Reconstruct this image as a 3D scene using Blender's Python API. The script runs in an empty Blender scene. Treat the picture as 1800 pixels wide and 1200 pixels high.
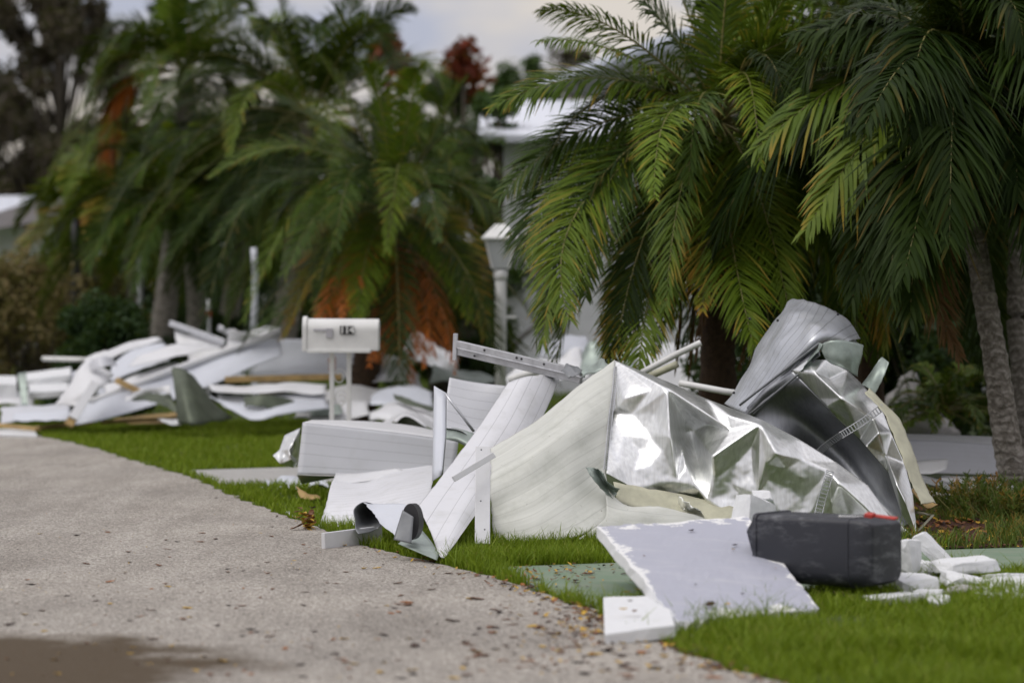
import bpy, bmesh, math, random
import numpy as np
from mathutils import Vector, Matrix, noise as mnoise
from mathutils.geometry import delaunay_2d_cdt
random.seed(7)
rng = np.random.default_rng(7)
S = bpy.context.scene
COL = S.collection
R = math.radians

# ------------------------------------------------------------------ camera, world, sun, exposure
F = 5000.0      # focal length in pixels of the 1800 px wide photograph
HZ = 530.0      # horizon row
H = 1.1         # eye height
cam = bpy.data.cameras.new('camera'); co = bpy.data.objects.new('camera', cam); COL.objects.link(co)
cam.sensor_width = 36; cam.lens = 100; cam.shift_y = -(600 - HZ) / 1800.0
co.location = (0, 0, H); co.rotation_euler = (R(90), 0, 0)
cam.clip_start = 0.1; cam.clip_end = 3000
cam.dof.use_dof = True; cam.dof.focus_distance = 12.9; cam.dof.aperture_fstop = 2.2
S.camera = co

SUN = Vector((-0.50, -0.24, 0.83)).normalized()
sl = bpy.data.lights.new('sun', 'SUN'); sl.energy = 1.25; sl.angle = R(32); sl.color = (1, .965, .91)
so = bpy.data.objects.new('sun', sl); COL.objects.link(so)
so.rotation_euler = SUN.to_track_quat('Z', 'Y').to_euler()

W = bpy.data.worlds.new('World'); S.world = W; W.use_nodes = True
nt = W.node_tree; nt.nodes.clear()
def wn(t, **k):
    n = nt.nodes.new(t)
    for a, b in k.items(): setattr(n, a, b)
    return n
sky = wn('ShaderNodeTexSky', sky_type='NISHITA', sun_disc=False)
sky.sun_elevation = math.asin(SUN.z); sky.sun_rotation = math.atan2(SUN.x, SUN.y); sky.dust_density = 2.0
tc = wn('ShaderNodeTexCoord'); mp = wn('ShaderNodeMapping'); mp.inputs['Scale'].default_value = (1, 1, 2.6)
n1 = wn('ShaderNodeTexNoise'); n1.inputs['Scale'].default_value = 9; n1.inputs['Detail'].default_value = 5; n1.inputs['Roughness'].default_value = .5
cr = wn('ShaderNodeValToRGB'); cr.color_ramp.elements[0].position = .40; cr.color_ramp.elements[0].color = (4.9, 5.1, 6.2, 1)
cr.color_ramp.elements[1].position = .60; cr.color_ramp.elements[1].color = (7.6, 6.9, 6.2, 1)
mx = wn('ShaderNodeMix', data_type='RGBA'); mx.inputs[0].default_value = .88
sep = wn('ShaderNodeSeparateXYZ')
zr = wn('ShaderNodeMapRange'); zr.inputs['From Min'].default_value = 0.05; zr.inputs['From Max'].default_value = .9
zr.inputs['To Min'].default_value = 1.0; zr.inputs['To Max'].default_value = 1.7
ms = wn('ShaderNodeVectorMath', operation='SCALE')
bg = wn('ShaderNodeBackground'); bg.inputs['Strength'].default_value = .1
out = wn('ShaderNodeOutputWorld')
L = nt.links.new
L(tc.outputs['Generated'], mp.inputs['Vector']); L(mp.outputs[0], n1.inputs['Vector']); L(n1.outputs['Fac'], cr.inputs[0])
L(sky.outputs[0], mx.inputs[6]); L(cr.outputs[0], mx.inputs[7]); L(tc.outputs['Generated'], sep.inputs[0]); L(sep.outputs[2], zr.inputs['Value'])
L(mx.outputs[2], ms.inputs[0]); L(zr.outputs[0], ms.inputs['Scale']); L(ms.outputs[0], bg.inputs['Color']); L(bg.outputs[0], out.inputs[0])
S.view_settings.view_transform = 'Standard'; S.view_settings.look = 'None'
S.view_settings.exposure = -0.06; S.view_settings.gamma = 1

# ------------------------------------------------------------------ helpers
def P(px, py, D): return Vector(((px - 900) / F * D, D, H - (py - HZ) / F * D))
def G(px, py, z=0.0):
    D = (H - z) * F / (py - HZ); return Vector(((px - 900) / F * D, D, z))
def tag(o, label=None, cat=None, group=None, kind=None):
    if label: o['label'] = label
    if cat: o['category'] = cat
    if group: o['group'] = group
    if kind: o['kind'] = kind
    return o
def empty(name, loc, label, cat, group=None):
    o = bpy.data.objects.new(name, None); COL.objects.link(o); o.location = loc; o.empty_display_size = .1
    o.matrix_world = Matrix.Translation(loc)
    return tag(o, label, cat, group)
def link(name, me, parent=None):
    o = bpy.data.objects.new(name, me); COL.objects.link(o)
    if parent is not None:
        o.parent = parent
        o.matrix_parent_inverse = world_of(parent).inverted()
    return o
def world_of(o):
    m = Matrix.LocRotScale(o.location, o.rotation_euler, o.scale)
    if o.parent: m = world_of(o.parent) @ o.matrix_parent_inverse @ m
    return m
def smooth(me, on=True):
    me.polygons.foreach_set('use_smooth', [on] * len(me.polygons))
def mesh(name, vs, fs, mats, parent=None, sm=False, mi=None):
    me = bpy.data.meshes.new(name); me.from_pydata([tuple(v) for v in vs], [], fs); me.update()
    for m in (mats if isinstance(mats, list) else [mats]): me.materials.append(m)
    if mi is not None: me.polygons.foreach_set('material_index', mi)
    if sm: smooth(me)
    return link(name, me, parent)
def npmesh(name, V, Q, mats, parent=None, mi=None, attrs=None, sm=False):
    """V (n,3), Q (m,4) int quads"""
    me = bpy.data.meshes.new(name); n = len(V); m = len(Q)
    me.vertices.add(n); me.vertices.foreach_set('co', V.astype(np.float32).ravel())
    me.loops.add(m * 4); me.loops.foreach_set('vertex_index', Q.astype(np.int32).ravel())
    me.polygons.add(m); me.polygons.foreach_set('loop_start', np.arange(0, m * 4, 4, dtype=np.int32))
    if mi is not None: me.polygons.foreach_set('material_index', mi.astype(np.int32))
    for k, a in (attrs or {}).items():
        at = me.attributes.new(k, 'FLOAT', 'POINT'); at.data.foreach_set('value', a.astype(np.float32))
    me.update(calc_edges=True)
    for mt in (mats if isinstance(mats, list) else [mats]): me.materials.append(mt)
    if sm: smooth(me)
    return link(name, me, parent)
def bm_obj(name, bm, mats, parent=None, sm=False):
    me = bpy.data.meshes.new(name); bm.normal_update(); bm.to_mesh(me); bm.free()
    for m in (mats if isinstance(mats, list) else [mats]): me.materials.append(m)
    if sm: smooth(me)
    return link(name, me, parent)
def frame(a, b, up=Vector((0, 0, 1))):
    t = (b - a).normalized()
    s = t.cross(up)
    if s.length < 1e-3: s = t.cross(Vector((0, 1, 0)))
    s.normalize(); return t, s, s.cross(t).normalized()
def bar(bm, a, b, w, h, up=Vector((0, 0, 1))):
    t, s, n = frame(a, b, up)
    vs = [bm.verts.new(p + s * (i * w / 2) + n * (j * h / 2)) for p in (a, b) for i, j in ((-1, -1), (1, -1), (1, 1), (-1, 1))]
    for f in ((0, 3, 2, 1), (4, 5, 6, 7), (0, 1, 5, 4), (1, 2, 6, 5), (2, 3, 7, 6), (3, 0, 4, 7)): bm.faces.new([vs[i] for i in f])
def tube(bm, pts, rad, n=10, cap=True):
    rings = []
    for i, p in enumerate(pts):
        a = pts[max(i - 1, 0)]; b = pts[min(i + 1, len(pts) - 1)]
        t, s, u = frame(a, b, Vector((0.05, 0.3, 1)))
        r = rad[i] if isinstance(rad, (list, tuple)) else rad
        rings.append([bm.verts.new(p + (s * math.cos(k * 2 * math.pi / n) + u * math.sin(k * 2 * math.pi / n)) * r) for k in range(n)])
    for a, b in zip(rings[:-1], rings[1:]):
        for k in range(n): bm.faces.new((a[k], a[(k + 1) % n], b[(k + 1) % n], b[k]))
    if cap: bm.faces.new(rings[0][::-1]); bm.faces.new(rings[-1])
def bevel(o, w=.002, seg=2):
    m = o.modifiers.new('bevel', 'BEVEL'); m.width = w; m.segments = seg; m.limit_method = 'ANGLE'
    return o
def solid(o, th, off=0):
    m = o.modifiers.new('solidify', 'SOLIDIFY'); m.thickness = th; m.offset = off
    return o

# ------------------------------------------------------------------ materials
def newmat(name):
    m = bpy.data.materials.new(name); m.use_nodes = True
    t = m.node_tree; b = t.nodes['Principled BSDF']
    return m, t, b
def nn(t, ty, ins=None, **k):
    n = t.nodes.new(ty)
    for a, b in k.items(): setattr(n, a, b)
    for a, b in (ins or {}).items():
        if isinstance(b, bpy.types.NodeSocket): t.links.new(b, n.inputs[a])
        else: n.inputs[a].default_value = b
    return n
def ramp(t, fac, stops, interp='LINEAR'):
    r = t.nodes.new('ShaderNodeValToRGB'); r.color_ramp.interpolation = interp
    e = r.color_ramp.elements
    while len(e) < len(stops): e.new(.5)
    for i, (p, c) in enumerate(stops):
        e[i].position = p; e[i].color = c if len(c) == 4 else (*c, 1)
    t.links.new(fac, r.inputs[0]); return r.outputs[0]
def mixc(t, fac, a, b, mode='MIX'):
    n = t.nodes.new('ShaderNodeMix'); n.data_type = 'RGBA'; n.blend_type = mode
    for i, v in ((0, fac), (6, a), (7, b)):
        if isinstance(v, bpy.types.NodeSocket): t.links.new(v, n.inputs[i])
        else: n.inputs[i].default_value = v if i == 0 else (*v, 1) if len(v) == 3 else v
    return n.outputs[2]
def math_(t, op, a, b=None, c=None):
    n = t.nodes.new('ShaderNodeMath'); n.operation = op
    for i, v in enumerate((a, b, c)):
        if v is None: continue
        if isinstance(v, bpy.types.NodeSocket): t.links.new(v, n.inputs[i])
        else: n.inputs[i].default_value = v
    return n.outputs[0]
def bump(t, b, h, st=.3, d=.01):
    n = nn(t, 'ShaderNodeBump', {'Strength': st, 'Distance': d, 'Height': h})
    t.links.new(n.outputs[0], b.inputs['Normal']); return n
def noise(t, vec, sc, det=4, ro=.55):
    return nn(t, 'ShaderNodeTexNoise', {'Vector': vec, 'Scale': sc, 'Detail': det, 'Roughness': ro}).outputs['Fac']

def siding_mat(name, col, pitch=.06, axis=1, line=.55, dirt=.25, rough=.38, metal=0.0, dcol=(.30, .30, .24), wid=.05, streak=0.0):
    m, t, b = newmat(name)
    tcn = nn(t, 'ShaderNodeTexCoord'); uv = nn(t, 'ShaderNodeUVMap').outputs[0]
    sp = nn(t, 'ShaderNodeSeparateXYZ', {0: uv})
    ob = tcn.outputs['Object']
    c = mixc(t, math_(t, 'MULTIPLY', noise(t, ob, 3.0, 5), .35), col, tuple(x * .86 for x in col))
    d = ramp(t, noise(t, ob, 7.5, 9, .7), [(.5, (0, 0, 0)), (.78, (1, 1, 1))])
    c = mixc(t, math_(t, 'MULTIPLY', d, dirt), c, dcol)
    sp2 = ramp(t, noise(t, ob, 55, 3, .6), [(.70, (0, 0, 0)), (.76, (1, 1, 1))])
    c = mixc(t, math_(t, 'MULTIPLY', sp2, dirt * 1.6), c, (.12, .10, .07))
    if streak:
        mpn = nn(t, 'ShaderNodeMapping', {'Vector': uv, 'Scale': (.9, 11, 1) if axis else (11, .9, 1)})
        s = ramp(t, noise(t, mpn.outputs[0], 1.0, 5, .65), [(.42, (0, 0, 0)), (.75, (1, 1, 1))])
        c = mixc(t, math_(t, 'MULTIPLY', s, streak), c, (.27, .28, .24))
    fr = math_(t, 'FRACT', math_(t, 'DIVIDE', sp.outputs[axis], pitch))
    li = math_(t, 'LESS_THAN', fr, wid)
    hi = math_(t, 'LESS_THAN', math_(t, 'ABSOLUTE', math_(t, 'SUBTRACT', fr, .5)), .48)
    c = mixc(t, math_(t, 'MULTIPLY', li, line), c, tuple(x * .35 for x in col))
    t.links.new(c, b.inputs['Base Color'])
    b.inputs['Roughness'].default_value = rough; b.inputs['Metallic'].default_value = metal
    hgt = math_(t, 'ADD', math_(t, 'MULTIPLY', math_(t, 'SUBTRACT', 1.0, li), .5), math_(t, 'ADD', math_(t, 'MULTIPLY', fr, .35), math_(t, 'MULTIPLY', noise(t, ob, 5, 3), 1.2)))
    bump(t, b, hgt, .35, .005)
    return m
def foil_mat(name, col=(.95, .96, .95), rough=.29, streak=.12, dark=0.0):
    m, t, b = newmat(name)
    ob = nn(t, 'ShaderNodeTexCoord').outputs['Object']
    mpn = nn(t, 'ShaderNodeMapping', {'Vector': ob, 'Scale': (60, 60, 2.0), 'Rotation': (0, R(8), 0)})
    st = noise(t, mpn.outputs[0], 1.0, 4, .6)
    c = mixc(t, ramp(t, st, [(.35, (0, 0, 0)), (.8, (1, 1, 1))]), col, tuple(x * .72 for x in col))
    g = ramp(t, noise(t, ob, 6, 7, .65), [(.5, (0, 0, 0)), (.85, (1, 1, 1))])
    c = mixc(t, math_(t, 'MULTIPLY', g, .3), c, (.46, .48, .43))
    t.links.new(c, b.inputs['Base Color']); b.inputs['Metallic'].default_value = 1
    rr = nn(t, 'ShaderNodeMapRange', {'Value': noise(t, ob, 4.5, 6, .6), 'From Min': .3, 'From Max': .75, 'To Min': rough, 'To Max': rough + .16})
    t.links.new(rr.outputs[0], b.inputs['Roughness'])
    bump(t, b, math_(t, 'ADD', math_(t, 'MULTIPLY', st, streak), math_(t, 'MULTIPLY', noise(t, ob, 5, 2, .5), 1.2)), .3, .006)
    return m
def plain(name, col, rough=.6, metal=0, var=.25, sc=12, bs=.2, bd=.004, col2=None):
    m, t, b = newmat(name)
    ob = nn(t, 'ShaderNodeTexCoord').outputs['Object']
    n = noise(t, ob, sc, 6, .6)
    f = ramp(t, n, [(.35, (0, 0, 0)), (.7, (1, 1, 1))])
    c = mixc(t, f, col, col2 or tuple(x * (1 - var) for x in col))
    t.links.new(c, b.inputs['Base Color']); b.inputs['Roughness'].default_value = rough; b.inputs['Metallic'].default_value = metal
    bump(t, b, n, bs, bd); return m
def leaf_mat(name, a, b2, tip=None, tipamt=0., trans=.25, rough=.5, spec=.2):
    m, t, b = newmat(name)
    lv = nn(t, 'ShaderNodeAttribute', attribute_name='lv').outputs['Fac']
    lt = nn(t, 'ShaderNodeAttribute', attribute_name='lt').outputs['Fac']
    oi = nn(t, 'ShaderNodeObjectInfo').outputs['Random']
    f = math_(t, 'ADD', math_(t, 'MULTIPLY', lv, .6), math_(t, 'MULTIPLY', oi, .4))
    c = mixc(t, f, a, b2)
    if tip:
        k = math_(t, 'MULTIPLY', math_(t, 'POWER', lt, 2.2), math_(t, 'MULTIPLY', math_(t, 'GREATER_THAN', lv, 1 - tipamt), .9))
        c = mixc(t, k, c, tip)
    t.links.new(c, b.inputs['Base Color']); b.inputs['Roughness'].default_value = rough
    b.inputs['Specular IOR Level'].default_value = spec
    tr = nn(t, 'ShaderNodeBsdfTranslucent'); t.links.new(mixc(t, .5, c, (.16, .22, .02)), tr.inputs[0])
    mxs = nn(t, 'ShaderNodeMixShader', {0: trans}); t.links.new(b.outputs[0], mxs.inputs[1]); t.links.new(tr.outputs[0], mxs.inputs[2])
    t.links.new(mxs.outputs[0], t.nodes['Material Output'].inputs[0])
    return m

M = {}
M['white'] = siding_mat('white_siding', (.60, .61, .64), .055, 1, .4, .18)
M['white_wide'] = siding_mat('white_siding_wide', (.70, .705, .73), .075, 1, .5, .34)
M['white_plain'] = siding_mat('white_metal', (.70, .705, .72), 9, 1, 0, .22)
M['bluewhite'] = siding_mat('blue_white_metal', (.60, .625, .68), 9, 1, 0, .15)
M['weathered'] = siding_mat('weathered_roof_metal', (.63, .64, .59), .085, 1, .22, .5, .5, 0, (.34, .36, .29), .05, .5)
M['roll'] = siding_mat('grey_roof_metal', (.52, .54, .58), .055, 1, .9, .6, .36, .45, (.24, .24, .22), .07, .35)
M['grey'] = siding_mat('grey_siding', (.58, .59, .63), .04, 1, .25, .2)
M['olive'] = plain('olive_underside_and_shade', (.10, .12, .08), .5, .3, .4)  # olive metal, also the colour of sheets standing in for shade
M['galv'] = plain('pale_green_metal', (.36, .42, .38), .45, .5, .3, 20)
M['cream'] = plain('cream_metal', (.55, .54, .40), .5, 0, .25, 14)
M['foil'] = foil_mat('bare_aluminium')
M['foil_dark'] = foil_mat('dark_reflection_aluminium', (.34, .35, .37), .36)  # dark reflections in the trough are put into this base colour
M['alu'] = plain('beam_aluminium', (.62, .63, .66), .35, .6, .25, 25)
M['foam'] = plain('white_foam', (.72, .73, .74), .85, 0, .08, 40, .5, .004)
M['wood'] = plain('tan_wood', (.50, .34, .14), .75, 0, .4, 9)
M['dark_edge'] = plain('dark_rubber', (.035, .035, .038), .5)
M['grey_edge'] = plain('grey_trim', (.23, .24, .25), .4, .3)
M['paint'] = plain('white_paint', (.78, .78, .76), .4, 0, .12, 10, .1)
M['bark'] = plain('tree_bark', (.12, .10, .075), .9, 0, .5, 12, .8, .02)
M['fibre'] = plain('palm_fibre', (.075, .045, .025), .95, 0, .5, 30, .8, .01)
M['red'] = plain('red_plastic', (.50, .045, .03), .45, 0, .3)
M['black'] = plain('black_paint', (.015, .015, .017), .5)
M['rock'] = plain('grey_rock', (.30, .29, .28), .9, 0, .45, 5, .8, .03)
M['stem'] = plain('frond_rachis', (.22, .20, .06), .5, 0, .4, 20, .1, .002)
M['stem_brown'] = plain('dead_rachis', (.26, .13, .04), .6, 0, .4, 20, .1, .002)

M['frond'] = leaf_mat('palm_leaf', (.052, .10, .007), (.14, .20, .012), (.42, .24, .03), .14)
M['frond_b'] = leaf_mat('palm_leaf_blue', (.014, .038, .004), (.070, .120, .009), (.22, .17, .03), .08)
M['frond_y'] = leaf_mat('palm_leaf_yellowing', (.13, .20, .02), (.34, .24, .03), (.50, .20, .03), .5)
M['frond_d'] = leaf_mat('palm_leaf_shade_tinted', (.008, .020, .003), (.030, .052, .006), (.14, .09, .02), .07, .16, .5, .10)  # shade of the crowns put into a darker leaf colour
M['frond_lime'] = leaf_mat('palm_leaf_lime', (.09, .16, .010), (.17, .24, .014), (.4, .25, .03), .2)
M['frond_o'] = leaf_mat('palm_leaf_dead_orange', (.50, .15, .02), (.34, .08, .015), (.2, .1, .04), .4)
M['frond_br'] = leaf_mat('palm_leaf_dead_brown', (.16, .085, .03), (.085, .04, .018), (.2, .1, .04), .4)
M['leafdark'] = leaf_mat('bush_leaf_dark', (.014, .030, .010), (.030, .058, .015))
M['leafround'] = leaf_mat('clipped_bush_leaf', (.018, .042, .012), (.040, .080, .018))
M['leafgreen'] = leaf_mat('bush_leaf', (.035, .075, .018), (.07, .12, .03))
M['leafbrown'] = leaf_mat('wilted_leaf', (.26, .17, .08), (.15, .14, .05))
M['leafgrey'] = leaf_mat('storm_stripped_leaf', (.055, .048, .036), (.085, .062, .042))
M['leafred'] = leaf_mat('red_leaf', (.24, .03, .012), (.14, .035, .018))
M['grass'] = leaf_mat('grass_blade', (.12, .20, .010), (.24, .32, .018), (.42, .38, .12), .07, .3, .5)
M['shrub'] = leaf_mat('shrub_needles', (.07, .12, .02), (.13, .17, .03), (.45, .20, .04), .25)

# palm trunk: ring scars
m, t, b = newmat('palm_trunk_bark')
ob = nn(t, 'ShaderNodeTexCoord').outputs['Object']
wv = nn(t, 'ShaderNodeTexWave', {'Vector': ob, 'Scale': 6.0, 'Distortion': 7.0, 'Detail': 3.0, 'Detail Scale': 3.0}, wave_type='BANDS', bands_direction='Z').outputs['Fac']
nz = noise(t, ob, 28, 6, .7)
c = mixc(t, wv, (.24, .215, .185), (.40, .37, .33)); c = mixc(t, ramp(t, nz, [(.42, (0, 0, 0)), (.62, (1, 1, 1))]), c, (.13, .115, .09))
t.links.new(c, b.inputs['Base Color']); b.inputs['Roughness'].default_value = .9
bump(t, b, math_(t, 'ADD', wv, nz), .7, .012); M['trunk'] = m
# asphalt
m, t, b = newmat('road_asphalt')
ob = nn(t, 'ShaderNodeTexCoord').outputs['Object']
vor = nn(t, 'ShaderNodeTexVoronoi', {'Vector': ob, 'Scale': 150.0}); g = nn(t, 'ShaderNodeSeparateXYZ', {0: vor.outputs['Color']}).outputs[0]
c = ramp(t, g, [(0, (.12, .110, .098)), (.35, (.355, .33, .298)), (.85, (.45, .422, .382)), (1, (.70, .67, .61))])
big = ramp(t, noise(t, ob, .9, 6, .6), [(.3, (.80, .79, .78)), (.7, (1.10, 1.09, 1.07))])
c = mixc(t, 1.0, c, big, 'MULTIPLY')
# streaks along the road
mpn = nn(t, 'ShaderNodeMapping', {'Vector': ob, 'Scale': (2.2, .35, 1), 'Rotation': (0, 0, R(-14))})
c = mixc(t, 1.0, c, ramp(t, noise(t, mpn.outputs[0], 1.6, 5, .65), [(.35, (.84, .83, .82)), (.65, (1.07, 1.07, 1.07))]), 'MULTIPLY')
# damp muddy stain near the lower left, a patch of dirt with its own outline
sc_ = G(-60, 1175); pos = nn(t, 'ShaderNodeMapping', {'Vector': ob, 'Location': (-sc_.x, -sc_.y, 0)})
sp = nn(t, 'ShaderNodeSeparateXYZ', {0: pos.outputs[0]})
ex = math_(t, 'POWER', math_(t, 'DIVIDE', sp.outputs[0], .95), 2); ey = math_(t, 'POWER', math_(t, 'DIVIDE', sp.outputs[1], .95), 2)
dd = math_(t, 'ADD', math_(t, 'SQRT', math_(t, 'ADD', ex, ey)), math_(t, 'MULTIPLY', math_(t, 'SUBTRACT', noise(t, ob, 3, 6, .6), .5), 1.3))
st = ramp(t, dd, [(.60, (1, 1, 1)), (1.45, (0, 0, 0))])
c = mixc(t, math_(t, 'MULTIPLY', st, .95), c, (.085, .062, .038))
t.links.new(c, b.inputs['Base Color']); b.inputs['Roughness'].default_value = .9; b.inputs['Specular IOR Level'].default_value = .12
bump(t, b, vor.outputs['Distance'], .6, .006); M['road'] = m
M['soil'] = plain('lawn_soil', (.060, .085, .022), .95, 0, .4, 9, .8, .02, (.035, .05, .015))
M['mulch'] = plain('red_mulch', (.10, .035, .018), .95, 0, .6, 45, 1, .02)
M['concrete'] = plain('grey_concrete', (.40, .39, .37), .85, 0, .2, 8)
M['green_path'] = plain('green_painted_concrete', (.155, .225, .15), .85, 0, .25, 6, .3, .004, (.21, .25, .185))
# foam board face: painted, chipped along its edges
m, t, b = newmat('painted_foam_face')
ob = nn(t, 'ShaderNodeTexCoord').outputs['Object']; uv = nn(t, 'ShaderNodeUVMap').outputs[0]
sp = nn(t, 'ShaderNodeSeparateXYZ', {0: uv})
edge = math_(t, 'MINIMUM', math_(t, 'MINIMUM', sp.outputs[0], math_(t, 'SUBTRACT', 1.0, sp.outputs[0])), math_(t, 'MINIMUM', sp.outputs[1], math_(t, 'SUBTRACT', 1.0, sp.outputs[1])))
k = math_(t, 'ADD', edge, math_(t, 'MULTIPLY', math_(t, 'SUBTRACT', noise(t, ob, 6, 8, .65), .5), .62))
ch = ramp(t, k, [(.02, (1, 1, 1)), (.032, (0, 0, 0))])
mp2 = nn(t, 'ShaderNodeMapping', {'Vector': ob, 'Scale': (3, 9, 9)})
sm_ = ramp(t, noise(t, mp2.outputs[0], 1.3, 6, .6), [(.52, (0, 0, 0)), (.8, (1, 1, 1))])
c = mixc(t, math_(t, 'MULTIPLY', sm_, .55), (.42, .43, .50), (.58, .58, .60)); c = mixc(t, ch, c, (.80, .80, .79))
t.links.new(c, b.inputs['Base Color']); b.inputs['Roughness'].default_value = .55
bump(t, b, math_(t, 'ADD', ch, noise(t, ob, 20, 4)), .3, .006); M['foam_face'] = m
# scuffed dark mailbox plastic
m, t, b = newmat('dark_mailbox_plastic')
ob = nn(t, 'ShaderNodeTexCoord').outputs['Object']
mp2 = nn(t, 'ShaderNodeMapping', {'Vector': ob, 'Scale': (8, 8, 22), 'Rotation': (0, R(40), 0)})
s = ramp(t, noise(t, mp2.outputs[0], 1.4, 9, .75), [(.50, (0, 0, 0)), (.66, (1, 1, 1))])
s = math_(t, 'MULTIPLY', s, ramp(t, noise(t, ob, 2.2, 2), [(.36, (0, 0, 0)), (.52, (1, 1, 1))]))
c = mixc(t, math_(t, 'MULTIPLY', s, .6), (.020, .022, .030), (.34, .35, .37))
c = mixc(t, math_(t, 'MULTIPLY', noise(t, ob, 4, 5), .5), c, (.036, .037, .044))
t.links.new(c, b.inputs['Base Color']); b.inputs['Roughness'].default_value = .5
bump(t, b, noise(t, ob, 60, 4), .25, .002); M['mailbox'] = m

# ------------------------------------------------------------------ ground, road, paths
def polysheet(name, pts, z, mat, th=0.0, kind='structure'):
    bm = bmesh.new(); vs = [bm.verts.new((p.x, p.y, z)) for p in pts]
    f = bm.faces.new(vs)
    if th:
        r = bmesh.ops.extrude_face_region(bm, geom=[f]); bmesh.ops.translate(bm, verts=[v for v in r['geom'] if isinstance(v, bmesh.types.BMVert)], vec=(0, 0, -th))
    bmesh.ops.triangulate(bm, faces=bm.faces[:]); bmesh.ops.recalc_face_normals(bm, faces=bm.faces[:])
    o = bm_obj(name, bm, mat); o['kind'] = kind; return o
mesh('ground', [(-900, -900, 0), (900, -900, 0), (900, 1500, 0), (-900, 1500, 0)], [(0, 1, 2, 3)], M['soil'])['kind'] = 'structure'
EDGE_PX = [(-2500, 742), (-900, 750), (-300, 760), (0, 766), (70, 768), (165, 790), (245, 815), (330, 840), (390, 866), (450, 891), (500, 909), (560, 933), (640, 962), (720, 983), (790, 999), (860, 1017), (920, 1036), (970, 1054), (1050, 1085), (1110, 1118), (1200, 1155), (1330, 1196), (1430, 1240)]
EDGE = [G(a, b2) for a, b2 in EDGE_PX]
EDGE += [Vector((1.9, 3, 0)), Vector((2.4, -40, 0))]
fine = []
for a, b2 in zip(EDGE[:-1], EDGE[1:]):
    n = max(1, int((b2 - a).length / .07)) if a.y < 30 and a.y > 4 and a.x > -8 else 1
    for i in range(n):
        p = a.lerp(b2, i / n)
        j = .035 if n > 1 else 0
        fine.append(p + Vector((mnoise.noise(p * 6) * j * 1.6 + random.uniform(-j, j) * .35, 0, 0)))
polysheet('road', fine + [Vector((-30, -40, 0)), Vector((-60, 20, 0))], .012, M['road'], .012)
CONC = [G(322, 829), G(520, 823), G(700, 822), G(700, 858), G(560, 856), G(395, 855)]
polysheet('concrete_path', CONC, .010, M['concrete'], .01)
GP = [G(872, 1000), G(1300, 985), G(1500, 1010), G(1380, 1062), G(1050, 1072), G(975, 1050)]
polysheet('green_path', GP, .010, M['green_path'], .01)
GP2 = [G(1590, 972), G(1900, 962), G(1950, 1000), G(1600, 1003)]
polysheet('green_path', GP2, .010, M['green_path'], .01)
MU = [G(1590, 965), G(1560, 880), G(1700, 840), G(2000, 845), G(2050, 960)]
polysheet('mulch_bed', MU, .006, M['mulch'])

def inpoly(x, y, poly):
    n = len(poly); r = np.zeros(len(x), bool); j = n - 1
    for i in range(n):
        xi, yi, xj, yj = poly[i].x, poly[i].y, poly[j].x, poly[j].y
        if abs(yj - yi) > 1e-9:
            c = ((yi > y) != (yj > y)) & (x < (xj - xi) * (y - yi) / (yj - yi) + xi); r ^= c
        j = i
    return r
ROADP = fine + [Vector((-30, -40, 0)), Vector((-60, 20, 0))]

def blades(name, x, y, z0, hgt, wid, mat, lean=.5):
    n = len(x); az = rng.uniform(0, 2 * np.pi, n); ln = rng.uniform(0.05, lean, n) * hgt
    la = rng.uniform(0, 2 * np.pi, n)
    base = np.stack([x, y, np.full(n, z0)], 1); wv_ = np.stack([np.cos(az), np.sin(az), np.zeros(n)], 1)
    ld = np.stack([np.cos(la), np.sin(la), np.zeros(n)], 1)
    V = np.zeros((n, 6, 3))
    for k, (tt, ww) in enumerate(((0, 1), (.55, .8), (1, .08))):
        c_ = base + ld * (ln * tt ** 2)[:, None]; c_[:, 2] += hgt * tt * (1 - .15 * tt)
        V[:, 2 * k] = c_ - wv_ * (wid * ww / 2)[:, None]; V[:, 2 * k + 1] = c_ + wv_ * (wid * ww / 2)[:, None]
    i = np.arange(n)[:, None] * 6
    Q = np.concatenate([i + np.array([[0, 1, 3, 2]]), i + np.array([[2, 3, 5, 4]])], 1).reshape(-1, 4)
    lv = np.repeat(rng.random(n), 6); lt = np.tile(np.array([0, 0, .5, .5, 1, 1.]), n)
    return npmesh(name, V.reshape(-1, 3), Q, mat, attrs={'lv': lv, 'lt': lt})
def lawn_points(n, d0, d1, x0=-60, x1=1900, clump=1.0):
    D = np.sqrt(rng.uniform(d0 * d0, d1 * d1, n)); px = rng.uniform(x0, x1, n); X = (px - 900) / F * D
    ok = ~inpoly(X, D, ROADP) & ~inpoly(X, D, CONC) & ~inpoly(X, D, GP) & ~inpoly(X, D, GP2) & ~inpoly(X, D, MU)
    X, D = X[ok], D[ok]
    nz = np.array([mnoise.noise(Vector((a * 3.1, b2 * 3.1, 0))) for a, b2 in zip(X, D)])
    keep = rng.random(len(X)) < np.clip(.75 + nz * clump, .12, 1)
    return X[keep], D[keep], nz[keep]
X, Y, nz_ = lawn_points(95000, 7.2, 12.0, 950, 1900)
o = blades('grass', X, Y, 0, rng.uniform(.025, .075, len(X)) * (1 + nz_ * .5), rng.uniform(.003, .006, len(X)), M['grass'], .8); tag(o, 'green mown grass in the near right corner of the lawn', 'grass', kind='stuff')
X, Y, nz_ = lawn_points(70000, 11.0, 14.5, 480, 1250)
o = blades('grass', X, Y, 0, rng.uniform(.03, .085, len(X)) * (1 + nz_ * .6), rng.uniform(.003, .006, len(X)), M['grass'], .7); tag(o, 'green grass along the road edge at the foot of the metal pile', 'grass', kind='stuff')
X, Y, nz_ = lawn_points(110000, 14.0, 26.0, -80, 900)
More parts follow.
